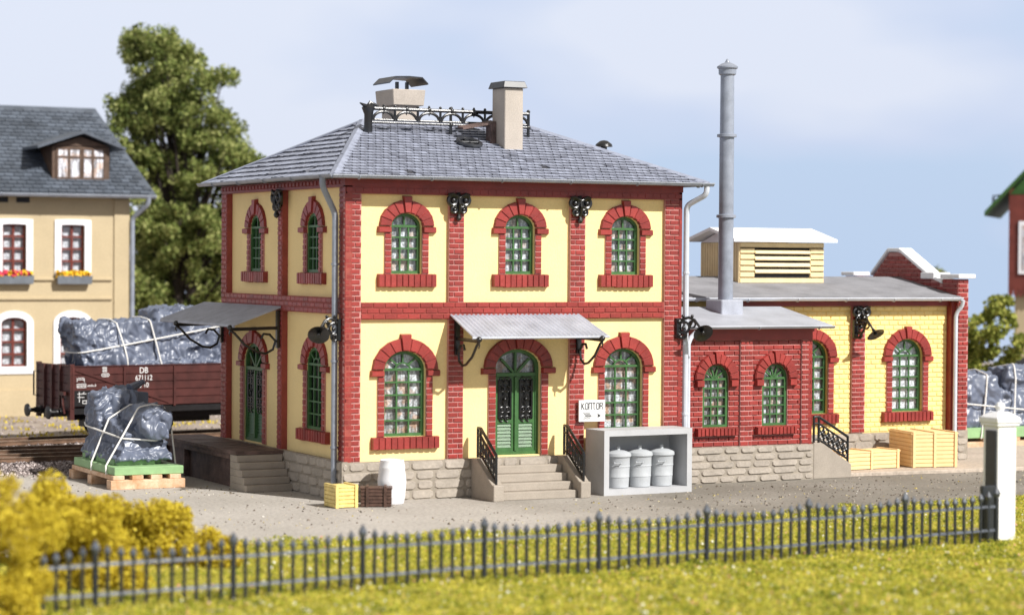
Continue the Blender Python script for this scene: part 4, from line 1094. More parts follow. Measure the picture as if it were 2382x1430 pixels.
for a, b in (((u0, 1.9), (u0 + .34, 1.9)), ((u0, 1.78), (u0 + .26, 1.78)), ((u0 + .07, 1.98), (u0 + .07, 1.6)), ((u0 + .2, 1.9), (u0 + .26, 1.97))): bar(q, WS, a, b, .018, .04, w)
q2 = [(u0 + .2, 1.56), (u0 + .62, 1.56), (u0 + .62, 1.66), (u0 + .2, 1.66)]
for a, b in zip(q2, q2[1:] + q2[:1]): bar(q, WS, a, b, .018, .04, w)
for x in (.34, .48): bar(q, WS, (u0 + x, 1.56), (u0 + x, 1.66), .018, .04, w)
q.build('lettering', M['mark'], WG)

# ================================================================== crumpled tarpaulin loads
M['tarp'] = mat('tarpaulin', (.12, .14, .195), .38, .08, 2.5, .05, 18, .12, 9, spec=.6)
def tarp_mesh(shapes, voxel=.06, amp=.07, seed=0, smooth_it=6):
    """Joins rough solids into one skin, then crumples it into folds and facets."""
    me = bpy.data.meshes.new('tarp'); me.from_pydata(shapes.v, [], shapes.f)
    o = bpy.data.objects.new('tarp', me); COL.objects.link(o)
    r = o.modifiers.new('r', 'REMESH'); r.mode = 'VOXEL'; r.voxel_size = voxel
    s = o.modifiers.new('s', 'SMOOTH'); s.factor = .5; s.iterations = smooth_it
    bpy.context.view_layer.update()
    m2 = bpy.data.meshes.new_from_object(o.evaluated_get(bpy.context.evaluated_depsgraph_get()))
    bpy.data.objects.remove(o); bpy.data.meshes.remove(me)
    nb = [[] for _ in m2.vertices]
    for e in m2.edges: nb[e.vertices[0]].append(e.vertices[1]); nb[e.vertices[1]].append(e.vertices[0])
    NN = [v.normal.copy() for v in m2.vertices]
    for _ in range(4): NN = [(NN[i] + sum((NN[j] for j in nb[i]), V())).normalized() for i in range(len(NN))]
    off = V((seed * 7.3, seed * 3.1, seed * 1.7)); co = []
    LINES = [(.95, .2, .9, 1, 1.3 + seed), (1.5, .16, .6, 1, 4.1), (1.7, .14, .5, -1, 7.7 + seed), (2.6, .16, .42, 1, 2.9), (3.1, .16, .36, -1, 6.1), (5., .2, .34, 1, 3.3), (6.4, .22, .28, -1, 5.2)]
    for v in m2.vertices:
        p = v.co + off; n = NN[v.index]
        wp = p + noise.noise_vector(p * 1.2) * .3 + noise.noise_vector(p * 3.) * .07
        st = V((wp.x, wp.y, wp.z * .6)) if abs(n.z) < .6 else wp
        bun = max(0., min(1., .3 + 1.8 * noise.noise(p * .85 + V((2, 2, 7)))))   # bunched up tightly in places
        h = .5 * noise.noise(p * .8)
        for f_, w_, g_, sg, ph in LINES:                             # thin raised or sunk creases on nearly flat sheet
            c = abs(noise.noise(st * f_ + V((ph, ph * 2, ph * 3)))) / w_
            if c < 1: h += sg * g_ * (1 - c) ** 1.4 * max(.12, min(1., .55 + 1.6 * noise.noise(p * f_ * .6 + V((ph, 1, 4))))) * (1 if f_ < 3.4 else .25 + 1.1 * bun)
        h += .22 * (noise.noise(wp * 2.2))
        h *= amp
        co.append(v.co + n * h)
    co = [co[i] * .5 + sum((co[j] for j in nb[i]), V()) * (.5 / max(1, len(nb[i]))) for i in range(len(co))]
    mb = MB(); mb.add(co, [tuple(p.vertices) for p in m2.polygons]); bpy.data.meshes.remove(m2)
    return mb
def hull2(pts):
    pts = sorted(set(pts))
    def half(ps):
        o = []
        for p in ps:
            while len(o) > 1 and (o[-1][0] - o[-2][0]) * (p[1] - o[-2][1]) - (o[-1][1] - o[-2][1]) * (p[0] - o[-2][0]) <= 0: o.pop()
            o.append(p)
        return o
    a, b = half(pts), half(pts[::-1]); return a[:-1] + b[:-1]
def cord(mb, c, a, b, extra=(), r=.028, off=.02):
    """Taut cord round a load in the plane through c spanned by a and b."""
    a, b = V(a).normalized(), V(b).normalized(); c = V(c); n = a.cross(b).normalized()
    P = []
    for p, q in mb_edges(mb):
        s, t = (p - c).dot(n), (q - c).dot(n)
        if (s > 0) != (t > 0):
            x = p + (q - p) * (s / (s - t)); P.append((round((x - c).dot(a), 3), round((x - c).dot(b), 3)))
    for e in extra: e = V(e) - c; P.append((e.dot(a), e.dot(b)))
    H = hull2(P); k = len(H); cu = sum(h[0] for h in H) / k; cv = sum(h[1] for h in H) / k
    L = []
    for i in range(k):
        p, q = H[i], H[(i + 1) % k]; d = math.hypot(q[0] - p[0], q[1] - p[1]); m = max(1, int(d / .12))
        for j in range(m):
            x, y = p[0] + (q[0] - p[0]) * j / m, p[1] + (q[1] - p[1]) * j / m; dd = math.hypot(x - cu, y - cv) or 1
            L.append(c + a * (x + (x - cu) / dd * off) + b * (y + (y - cv) / dd * off))
    q = MB(); q.tube(L, r, 6, closed=True); return q
def mb_edges(mb):
    for f in mb.f:
        for i in range(len(f)): yield V(mb.v[f[i]]), V(mb.v[f[(i + 1) % len(f)]])

def pallet(x0, x1, y0, y1, label, n=3):
    t = thing('wooden_pallet', label, 'pallet', ((x0 + x1) / 2, (y0 + y1) / 2, 0), group='timber pallets under wrapped loads')
    for k in range(n):
        q = MB(); y = y0 + (y1 - y0 - .42) * k / (n - 1); q.box(x0 - .08, x1 + .12, y, y + .42, .0, .27); q.build('skid', M['wood_pale'], t, bevel=.012)
    for k in range(4):
        q = MB(); x = x0 + (x1 - x0 - .34) * k / 3; q.box(x, x + .34, y0 + .03, y1 - .03, .272, .40); q.build('board', M['wood_pale'], t, bevel=.012)
    return t
# front left machine
pallet(-4.78, -2.72, 5.8, 10.05, 'pale timber pallet beside the loading platform, in the yard')
MC = thing('wrapped_machine', 'grey tarpaulin-wrapped machine on a green base plate in front of the wagon', 'machine', (-3.7, 7.9, .4), group='tarpaulin-wrapped loads')
q = MB(); q.box(-4.72, -2.62, 5.9, 10.0, .402, .64); q.build('base_plate', M['base_green'], MC, bevel=.015)
q = MB(); q.box(-4.5, -3.05, 6.7, 9.85, .642, .86); q.box(-4.45, -3.3, 6.5, 8.3, .643, .82); q.build('base_plate', M['base_green'], MC, bevel=.012)
s = MB()
s.hexa([(-4.4, 8.35, .9), (-3.15, 8.35, .9), (-3.15, 9.85, .9), (-4.4, 9.85, .9), (-4.4, 8.75, 2.66), (-3.1, 8.6, 2.72), (-3.1, 9.7, 2.76), (-4.4, 9.7, 2.62)])
s.hexa([(-4.3, 6.5, .85), (-2.85, 6.5, .85), (-2.85, 9.6, .85), (-4.3, 9.6, .85), (-4.15, 6.8, 1.5), (-2.95, 6.8, 1.5), (-2.95, 9.6, 2.3), (-4.25, 9.6, 2.3)])
s.lathe([(.3, 0), (.48, .06), (.5, .3), (.5, 2.6), (.4, 2.9)], (-3.3, 6.35, 1.83), Y, 20)
s.hexa([(-4.5, 6.4, .8), (-2.85, 6.3, .8), (-2.8, 9.85, .8), (-4.55, 9.95, .8), (-4.25, 6.6, 1.12), (-2.95, 6.5, 1.1), (-2.95, 9.8, 1.2), (-4.4, 9.85, 1.3)])
tm = tarp_mesh(s, .032, .19, 1, 8); tm.build('tarpaulin', M['tarp'], MC, smooth=True, sharp=100)
q = MB(); q.hexa([(-3.12, 9.55, 1.6), (-2.5, 9.5, 1.6), (-2.5, 9.62, 1.6), (-3.12, 9.68, 1.6), (-3.12, 9.55, 2.66), (-2.52, 9.5, 2.6), (-2.52, 9.62, 2.6), (-3.12, 9.68, 2.66)]); q.build('stiff_flap', M['tarp'], MC, bevel=.03)
q = MB(); q.tube([(-3.3, 8.9, 2.75), (-3.05, 9.0, 2.86), (-2.85, 9.05, 2.95), (-2.78, 9.1, 2.9)], .16, 8, r2=.04); q.build('tarpaulin_tip', M['tarp'], MC)
for y, tz in ((6.75, .12), (8.15, .05)):
    cord(tm, (-3.6, y, 1.4), (1, .06, 0), (0, tz, 1), [(-4.76, y, .4), (-2.6, y, .4), (-4.76, y, .64), (-2.6, y, .64)]).build('cord', M['cord'], MC, smooth=True)
cord(tm, (-3.6, 8.0, 1.52), (1, 0, .0), (0, 1, .1)).build('cord', M['cord'], MC, smooth=True)
# load on the wagon
WL = thing('wrapped_load', 'long dark grey tarpaulin-wrapped load tied with white cords on the open wagon', 'load', (WX0, WGY, 1.45), WROT, group='tarpaulin-wrapped loads')
s = MB()
s.hexa([(-.95, 21.45, 1.5), (1.9, 21.45, 1.5), (1.9, 23.4, 1.5), (-.95, 23.4, 1.5), (-1.48, 21.75, 4.38), (1.9, 21.7, 4.44), (1.9, 23.1, 4.44), (-1.4, 23.1, 4.4)])
s.hexa([(1.5, 21.6, 1.5), (4.7, 21.8, 1.5), (4.7, 23.4, 1.5), (1.5, 23.4, 1.5), (1.75, 21.75, 4.8), (4.5, 22.0, 4.82), (4.4, 23.2, 4.82), (1.75, 23.2, 4.8)])
s.lathe([(.3, 0), (.42, .1), (.42, 1.6), (.2, 2.6)], (-1.0, 21.8, 3.0), X, 16)
s.hexa([(-1.1, 21.4, 1.5), (5.6, 21.4, 1.5), (5.6, 23.5, 1.5), (-1.1, 23.5, 1.5), (-1.1, 21.4, 2.95), (5.2, 21.4, 2.9), (5.2, 23.4, 2.9), (-1.1, 23.4, 2.95)])
s.v = [(x + .38, y, z) for x, y, z in s.v]
tm = tarp_mesh(s, .04, .22, 2, 8); tm.build('tarpaulin', M['tarp'], WL, smooth=True, sharp=100)
for x, sl in ((.65, -.12), (2.05, -.2)):
    cord(tm, (x, 22.4, 3.4), (0, 1, 0), (sl, 0, 1)).build('cord', M['cord'], WL, smooth=True)
cord(tm, (1.85, 22.4, 3.75), (1, 0, .155), (0, 1, 0)).build('cord', M['cord'], WL, smooth=True)
# loads at the right edge
pallet(27.4, 31.6, 8.3, 10.6, 'timber pallet behind the white gatepost at the right edge')
RL_ = thing('wrapped_machine', 'grey wrapped machine on a green base behind the white gatepost, at the right edge', 'machine', (29.5, 9.4, .4), group='tarpaulin-wrapped loads')
q = MB(); q.box(27.3, 31.9, 8.35, 10.5, .402, .78); q.build('base_plate', M['base_green'], RL_, bevel=.015)
s = MB()
s.hexa([(27.5, 8.5, .75), (29.7, 8.5, .75), (29.7, 10.3, .75), (27.5, 10.3, .75), (27.6, 8.65, 2.68), (29.55, 8.6, 2.7), (29.55, 10.1, 2.7), (27.6, 10.1, 2.7)])
s.hexa([(29.3, 8.55, .75), (31.8, 8.55, .75), (31.8, 10.3, .75), (29.3, 10.3, .75), (29.3, 8.8, 2.1), (31.7, 8.8, 2.1), (31.7, 10.1, 2.1), (29.3, 10.1, 2.1)])
s.box(30.2, 31.8, 8.9, 10.2, 2.0, 2.85)
tm = tarp_mesh(s, .048, .19, 4, 8); tm.build('tarpaulin', M['tarp'], RL_, smooth=True, sharp=100)
for x, sl in ((28.75, .2), (30.2, .2)):
    cord(tm, (x, 9.4, 1.6), (0, 1, 0), (sl, 0, 1), [(x - .25, 8.3, .42)]).build('cord', M['cord'], RL_, smooth=True)
cord(tm, (29.5, 9.4, 1.5), (1, 0, -.1), (0, 1, 0)).build('cord', M['cord'], RL_, smooth=True)
# ================================================================== house beyond the tracks
HY = 38.0; HX0, HX1 = -9.0, 5.95
HO = thing('background_house', 'blurred ochre house with white window surrounds, dark slate roof and brown dormer, beyond the tracks', 'building', (-1, HY, 0))
HF = Fr((0, HY, 0), X)
UW = [(-5.9, 1.02), (-2.3, 1.02), (.93, 1.02), (3.46, 1.02)]
holes = [arch(u, w, 6.04, 8.1, .03) for u, w in UW] + [arch(u, w + .08, 2.1, 4.17, .25) for u, w in UW]
q = MB(); wall(q, HF, [(HX0, 0), (HX1, 0), (HX1, 9.25), (HX0, 9.25)], holes, 0, .25)
q.box(HX1 - .2, HX1 - .001, HY + .001, HY + 10.4, 0, 9.2); q.box(HX0 + .001, HX0 + .2, HY + .001, HY + 10.4, 0, 9.2); q.box(HX0 + .2, HX1 - .2, HY + 10.2, HY + 10.39, 0, 9.2); q.build('wall', M['house'], HO)
q = MB(); q.box(HX0 + .3, HX1 - .3, HY + .5, HY + 10, 0, 9.1); q.build('dark_interior', M['dark'], HO)
q = MB()
for v in (5.78, 4.96): q.fbox(HF, HX0, 5.2, v - .07, v + .07, -.02, .1, 0, .03)
q.fbox(HF, 5.27, HX1, 0, 9.2, -.02, .07); q.fbox(HF, HX0, 5.27, 0, 1.1, -.02, .12); q.build('moulding', M['house'], HO)
for k, (u, w) in enumerate(UW):
    for low in (0, 1):
        v0, vt, rise, ww = (2.1, 4.17, .25, w + .08) if low else (6.04, 8.1, .03, w)
        o, i = arch(u, ww, v0, vt, rise), arch(u, ww, v0, vt, rise, i=.09); n = len(o)
        f = MB()
        for a in range(n):
            b = (a + 1) % n
            f.hexa([HF.p(*o[a], -.22), HF.p(*o[b], -.22), HF.p(*i[b], -.22), HF.p(*i[a], -.22), HF.p(*o[a], -.12), HF.p(*o[b], -.12), HF.p(*i[b], -.12), HF.p(*i[a], -.12)])
        bar(f, HF, (u, v0), (u, vt - .05), .1, -.21, -.13)
        for t in (.25, .5, .75): bar(f, HF, (u - ww / 2, v0 + (vt - v0) * t), (u + ww / 2, v0 + (vt - v0) * t), .09, -.2, -.125)
        wn = f.build('window', M['house_red'], HO)
        p = MB(); p.face([HF.p(*c, -.19) for c in arch(u, ww, v0, vt, rise, i=.08)]); p.build('pane', M['glass'], wn)
        p = MB(); p.face([HF.p(*c, -.3) for c in arch(u, ww, v0, vt, rise, i=-.05)]); p.build('curtain', M['curtain_white'], wn)
        t = MB(); e = .28; O = arch(u, ww + 2 * e, v0 - e * (1.1 if low else .1), vt + e, rise + (e if low else 0)); I = o
        if not low: O = arch(u, ww + 2 * e, v0 - .1, vt + .22, .03)
        for a in range(n):
            b = (a + 1) % n
            t.hexa([HF.p(*O[a], -.02), HF.p(*O[b], -.02), HF.p(*I[b], -.02), HF.p(*I[a], -.02), HF.p(*O[a], .07), HF.p(*O[b], .07), HF.p(*I[b], .07), HF.p(*I[a], .07)])
        t.build('window_surround', M['trim_white'], wn)
    fb = MB(); c = u
    fb.hexa([HF.p(c - .72, 5.56, .1), HF.p(c + .72, 5.56, .1), HF.p(c + .72, 5.92, .1), HF.p(c - .72, 5.92, .1), HF.p(c - .74, 5.58, .34), HF.p(c + .74, 5.58, .34), HF.p(c + .76, 5.92, .42), HF.p(c - .76, 5.92, .42)])
    bx = fb.build('flower_box', M['planter'], HO)
    fl = MB(); r2 = random.Random(k)
    for j in range(130):
        P = HF.p(c + r2.uniform(-.74, .74), 5.9 + r2.uniform(0, .2), .25 + r2.uniform(-.14, .16)); s = r2.uniform(.05, .09)
        d = V((r2.uniform(-1, 1), r2.uniform(-1, 0), r2.uniform(0, 1))).normalized(); a = d.cross(Z).normalized() * s; b = d.cross(a).normalized() * s
        fl.face([P - a - b, P + a - b, P + a + b, P - a + b])
    key = 'flowers_%d' % (k % 2)
    if key not in M: M[key] = ramp_mat('flowers_mixed' if k % 2 == 0 else 'flowers_yellow', [(0, (.5, .03, .06)), (.35, (.6, .05, .1)), (.45, (.75, .45, .02)), (.8, (.8, .5, .03)), (1, (.1, .2, .03))] if k % 2 == 0 else [(0, (.75, .42, .02)), (.7, (.85, .55, .05)), (.85, (.7, .35, .02)), (1, (.12, .22, .03))])
    fl.build('flowers', M[key], bx)
for u in (-1.0, .38, 1.3, -2.4, -3.8):
    q = MB(); q.fbox(HF, u - .28, u + .28, 9.0, 9.22, -.01, .03); q.build('eave_vent', M['wagon_dark'], HO)
he, hr, ym = 9.42, 13.4, HY + 5.2
q = MB(); a0, a1 = HX0 - .4, HX1 + .95
q.hexa([(a0, HY - .75, he - .15), (a1, HY - .75, he - .15), (a1 - .9, ym, hr - .15), (a0, ym, hr - .15), (a0, HY - .75, he), (a1, HY - .75, he), (a1 - .9, ym, hr), (a0, ym, hr)])
q.hexa([(a0, ym, hr - .15), (a1 - .9, ym, hr - .15), (a1, HY + 11.1, he - .15), (a0, HY + 11.1, he - .15), (a0, ym, hr), (a1 - .9, ym, hr), (a1, HY + 11.1, he), (a0, HY + 11.1, he)])
q.add([(a1 - .01, HY - .7, he - .1), (a1 - .01, HY + 11.05, he - .1), (a1 - .91, ym, hr - .05)], [(0, 1, 2)])
hroof = q.build('roof', M['house_roof'], HO)
q = MB(); sv = V((0, ym - HY + .75, hr - he)).normalized(); HR = Fr((a0, HY - .75, he), X, sv); LL = math.hypot(ym - HY + .75, hr - he); rr = random.Random(9)
for r in range(int(LL / .3)):
    x = -.2 if r % 2 else 0.
    lim = (a1 - a0) - .9 * (r * .3 / LL) - .1
    while x < lim - .3:
        if x > 5.5: q.hexa([HR.p(x + .02, r * .3, 0), HR.p(x + .38, r * .3, 0), HR.p(x + .38, r * .3 + .3, 0), HR.p(x + .02, r * .3 + .3, 0), HR.p(x + .02, r * .3, .06), HR.p(x + .38, r * .3, .06), HR.p(x + .38, r * .3 + .3, .012), HR.p(x + .02, r * .3 + .3, .012)])
        x += .4
q.build('slates', M['house_roof'], hroof)
# dormer
q = MB(); dx0, dx1, dy = 2.6, 5.1, HY + .15
q.box(dx0, dx1, dy, dy + 3.2, 9.85, 11.42); DF = Fr((0, dy, 0), X)
q.prism(DF, [(dx0, 11.45), (dx1, 11.45), ((dx0 + dx1) / 2, 11.85)], -3.2, 0)
dm = q.build('dormer', M['house_brown'], HO)
q = MB()
for x in (2.87, 3.9): q.fbox(DF, x, x + .92, 10.12, 11.3, -.02, .015)
q.build('dormer_curtain', M['curtain'], dm)
q = MB()
for x in (2.76, 3.28, 3.8, 3.88, 4.32, 4.84): q.fbox(DF, x, x + .1, 10.05, 11.35, -.01, .05)
for v in (10.02, 10.93, 11.3): q.fbox(DF, 2.76, 4.94, v, v + .09, -.01, .045)
q.build('dormer_window', M['house_brown'], dm)
q = MB(); dmx = (dx0 + dx1) / 2
for a, za, b, zb1 in ((dx0 - .75, 11.3, dmx, 11.98), (dmx, 11.98, dx1 + .6, 11.3)):
    q.hexa([(a, dy - .45, za), (b, dy - .45, zb1), (b, dy + 3.2, zb1), (a, dy + 3.2, za), (a, dy - .45, za + .12), (b, dy - .45, zb1 + .12), (b, dy + 3.2, zb1 + .12), (a, dy + 3.2, za + .12)])
q.build('dormer_roof', M['house_roof'], dm)
gutter(HO, (a0, HY - .76, he - .06), (a1, HY - .76, he - .06), (0, -1, 0), r=.12)
downpipe([(a1 - .35, HY - .8, 9.3), (a1 - .35, HY - .75, 9.0), (HX1 + .1, HY - .12, 8.4), (HX1 + .1, HY - .12, .1)], HO, r=.1)

# ================================================================== house at the right edge
RH = thing('signal_house', 'dark red timber-clad house with green roof on a yellow base, cut by the right edge', 'building', (55, 36, 0))
c0 = V((51.0, 35.0, 0)); RX = V((.71, -.70, 0)).normalized(); RY_ = Z.cross(RX)
RHF = Fr(c0, RX); P = RHF.p
q = MB(); q.hexa([P(0, 5.35, 0), P(8, 5.35, 0), P(8, 5.35, -6), P(0, 5.35, -6), P(0, 10.5, 0), P(8, 10.5, 0), P(8, 10.5, -6), P(0, 10.5, -6)])
for k in range(32): q.prism(RHF, [(k * .25 + .01, 5.5), (k * .25 + .24, 5.5), (k * .25 + .24, 5.2), (k * .25 + .125, 4.98), (k * .25 + .01, 5.2)][::-1], .0, .06)
for k in range(16): q.prism(RHF, [(-.0, 5.6), (.0, 5.6), (0, 5.6)], 0, .01) if False else None
q.build('timber_wall', M['box_red'], RH)
q = MB(); q.hexa([P(.3, 2.0, -.25), P(7.7, 2.0, -.25), P(7.7, 2.0, -5.7), P(.3, 2.0, -5.7), P(.3, 5.36, -.25), P(7.7, 5.36, -.25), P(7.7, 5.36, -5.7), P(.3, 5.36, -5.7)]); q.build('base_wall', M['house'], RH)
q = MB(); q.hexa([P(.2, 0, -.15), P(7.8, 0, -.15), P(7.8, 0, -5.8), P(.2, 0, -5.8), P(.2, 2.0, -.15), P(7.8, 2.0, -.15), P(7.8, 2.0, -5.8), P(.2, 2.0, -5.8)]); q.build('plinth', M['slate_dark'], RH)
q = MB(); q.fbox(RHF, .5, 1.9, 6.2, 8.85, -.02, .08); wn = q.build('window', M['trim_white'], RH)
q = MB(); q.fbox(RHF, .68, 1.15, 6.4, 8.65, .07, .1); q.fbox(RHF, 1.25, 1.72, 6.4, 8.65, .07, .1); q.build('pane', M['curtain'], wn)
q = MB()
for (a, za), (b, zb1) in (((-1.15, 9.1), (4, 14.6)), ((4, 14.6), (9.15, 9.1))):
    q.hexa([P(a, za, .75), P(b, zb1, .75), P(b, zb1, -6.8), P(a, za, -6.8), P(a, za + .22, .75), P(b, zb1 + .22, .75), P(b, zb1 + .22, -6.8), P(a, za + .22, -6.8)])
q.prism(RHF, [(0, 10.2), (8, 10.2), (4, 14.5)], -.3, .02)
q.build('roof', M['box_green'], RH)
q = MB(); q.tube([P(-.75, 9.5, .5), P(-.75, 10.1, .5), P(-.3, 10.15, .5)], .05, 6); q.tube([P(-.75, 9.95, .5), P(-.75, 9.95, -1)], .05, 6); q.build('roof_bracket', M['black'], RH)

# ================================================================== trees and bushes
def leaf(q, p, s, r):
    d = V((r.gauss(0, 1), r.gauss(0, 1), r.gauss(0, 1)))
    if d.length < .01: d = Z.copy()
    d.normalize(); a = d.cross(V((r.gauss(0, 1), r.gauss(0, 1), r.gauss(0, 1)))).normalized() * s; b = d.cross(a) * r.uniform(.5, .9)
    q.face([p - a - b * .4, p + b, p + a - b * .3, p - b])
def sample(outline, r):
    xs = [o[0] for o in outline]; zs = [o[1] for o in outline]
    while True:
        p = (r.uniform(min(xs), max(xs)), r.uniform(min(zs), max(zs)))
        if inside(p, outline): return p
def crown(outline, c, depth, n, cr, leaves, ls, seed, holes=()):
    """Leaf clumps spread through a crown volume; clump sizes vary and gaps stay open between them."""
    r = random.Random(seed); q = MB(); cs = []
    zs = [o[1] for o in outline]
    for k in range(n):
        l, z = sample(outline, r)
        if any((l - a) ** 2 + (z - b) ** 2 < g * g for a, b, g in holes): continue
        e = r.gauss(0, depth * .45); R_ = r.uniform(cr * .55, cr * 1.15)
        o = V((c[0], c[1], 0)) + LAT * l + DEP * e + Z * z; cs.append((o, R_))
        for j in range(int(leaves * (R_ / cr) ** 2)):
            d = V((r.gauss(0, 1), r.gauss(0, 1), r.gauss(0, .8))).normalized() * R_ * r.random() ** .45
            leaf(q, o + d, ls * r.uniform(.6, 1.3), r)
    return q, cs
def tree(name, label, outline, c, depth, n, cr, leaves, ls, seed, m, trunk_r, group=None, holes=()):
    t = thing(name, label, 'tree' if name == 'tree' else 'bush', (c[0], c[1], 0), group=group)
    q, cs = crown(outline, c, depth, n, cr, leaves, ls, seed, holes); q.build('crown', m, t)
    r = random.Random(seed + 1); top = max(o[1] for o in outline); b = MB(); base = V((c[0], c[1], 0))
    path = [base + V((r.uniform(-.2, .2) * k, r.uniform(-.2, .2) * k, top * .8 * k / 6)) * 1 for k in range(7)]
    b.tube(path, trunk_r, 9, r2=trunk_r * .2)
    for o, R_ in cs[::5]:
        k = min(5, max(1, int(6 * (o.z / top) * .7))); p0 = path[k]; mid = (p0 + o) / 2 + Z * .3
        b.tube([p0, mid, o], trunk_r * .3, 5, r2=trunk_r * .06)
    b.build('trunk', M['sleeper'], t)
    return t
M['leaf'] = ramp_mat('tree_leaves', [(0, (.07, .10, .025)), (.35, (.19, .235, .06)), (.75, (.33, .36, .12)), (1, (.45, .46, .18))], .75, .32, patch=.3, pscale=.9)
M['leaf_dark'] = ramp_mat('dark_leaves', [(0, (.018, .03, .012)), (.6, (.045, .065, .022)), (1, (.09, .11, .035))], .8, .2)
M['leaf_bush'] = ramp_mat('bush_leaves', [(0, (.14, .17, .03)), (.5, (.27, .30, .06)), (1, (.44, .42, .10))], .75, .25)
M['yellow_bush'] = ramp_mat('yellow_foliage', [(0, (.33, .24, .02)), (.35, (.55, .43, .037)), (.75, (.68, .55, .048)), (1, (.75, .61, .085))], .85, .25, patch=.3, pscale=2.2)
big = [(-2.56, 18.08), (-1.6, 17.88), (-0.43, 18.1), (0.64, 17.15), (1.28, 16.09), (2.66, 15.99), (1.7, 14.92), (2.13, 14.18), (2.98, 13.76), (3.3, 13.12), (2.98, 12.48), (4.0, 12.3), (4.5, 11.68), (4.9, 11.0), (4.9, 9.5), (4.6, 5.17), (4.0, 2.82), (-2.6, 2.8), (-2.6, 5.5), (-2.5, 8.82), (-2.1, 9.89), (-2.7, 10.95), (-3.09, 12.43), (-3.75, 14.35), (-2.77, 15.21), (-2.88, 16.27), (-3.09, 17.12)]
big = [(a * .93, b - .25 if b > 11 else b) for a, b in big]
tree('tree', 'tall green tree with gaps in its crown between the ochre house and the yellow house', big, (13.0, 51.8), 2.2, 720, .6, 200, .10, 21, M['leaf'], .4,
     holes=[(-1.2, 16.4, .3), (.1, 15.0, .3), (1.6, 13.2, .3), (-.9, 12.6, .32), (.6, 10.9, .3)])
low = [(-2.6, 0), (-2.9, 6.5), (-1.5, 9.2), (.5, 8.6), (2.5, 9.4), (5.2, 8.2), (5.5, 0)]
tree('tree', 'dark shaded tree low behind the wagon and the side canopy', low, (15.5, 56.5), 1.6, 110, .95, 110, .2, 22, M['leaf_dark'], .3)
rb = [(0.46, 5.35), (.95, 5.03), (1.17, 3.86), (1.0, 2.2), (0.5, .6), (-0.23, .4), (-1.4, .4), (-2.5, 1.0), (-2.5, 3.75), (-1.17, 3.95), (-0.58, 4.55), (-0.08, 5.1)]
tree('bush', 'yellow-green bush in front of the red house, right of the gable', rb, (42.6, 25.6), .9, 95, .45, 120, .12, 23, M['leaf_bush'], .12)
tree('tree', 'thin treetop just showing over the stepped gable', [(0.0, 6.45), (0.38, 6.04), (0.9, 4.6), (.9, 2.5), (-.9, 2.5), (-0.9, 4.6), (-0.4, 6.03)], (55.2, 46.1), .6, 26, .42, 70, .14, 24, M['leaf_bush'], .12)

def puff_bush(label, lobes, seed, m, cr=.3, ls=.036, dens=420):
    r = random.Random(seed); c0 = lobes[0][1]
    t = thing('bush', label, 'bush', (c0[0], c0[1], 0), group='yellow foliage bushes by the fence')
    q = MB(); st = MB()
    for outline, c, depth, n in lobes:
        for k in range(n):
            l, z = sample(outline, r); R_ = r.uniform(cr * .6, cr * 1.2)
            o = V((c[0], c[1], 0)) + LAT * l + DEP * r.gauss(0, depth * .5) + Z * max(R_ * .4, z - R_ * .6)
            if k % 6 == 0: st.tube([(c[0] + r.uniform(-.3, .3), c[1] + r.uniform(-.3, .3), 0), o], .03, 5, r2=.01)
            for j in range(int(dens * (R_ / cr) ** 2)):
                d = V((r.gauss(0, 1), r.gauss(0, 1), r.gauss(0, 1))).normalized() * R_ * r.random() ** .33
                leaf(q, o + d, ls * r.uniform(.6, 1.4), r)
    q.build('foliage', m, t); st.build('stems', M['sleeper'], t)
puff_bush('tall yellow-ochre bush at the near left end of the iron fence', [([(-2.2, 0), (-2.2, 3.2), (-.69, 3.2), (-.15, 3.0), (.0, 3.3), (.18, 2.85), (.46, 2.6), (.58, 2.0), (.5, 1.2), (.6, 0)], (-14.4, -19.0), .7, 130)], 31, M['yellow_bush'])
puff_bush('low yellow-ochre bush behind the left end of the iron fence', [([(-1.1, 0), (-1.1, 2.3), (-.4, 2.4), (0, 1.95), (.3, 1.9), (.7, 2.0), (1.0, 1.7), (1.3, .2)], (-11.78, -14.1), .6, 90)], 32, M['yellow_bush'])
puff_bush('lowest spreading yellow-ochre bush, reaching farthest right into the yard edge', [([(-1.95, .2), (-1.95, 1.8), (-1.58, 1.95), (-1.2, 1.53), (-.37, 1.6), (0, 1.42), (.56, 1.56), (1.02, 1.4), (1.4, 1.12), (1.86, 1.0), (2.25, .85), (2.35, .5), (2.2, .1)], (-9.8, -11.2), .6, 190)], 33, M['yellow_bush'])
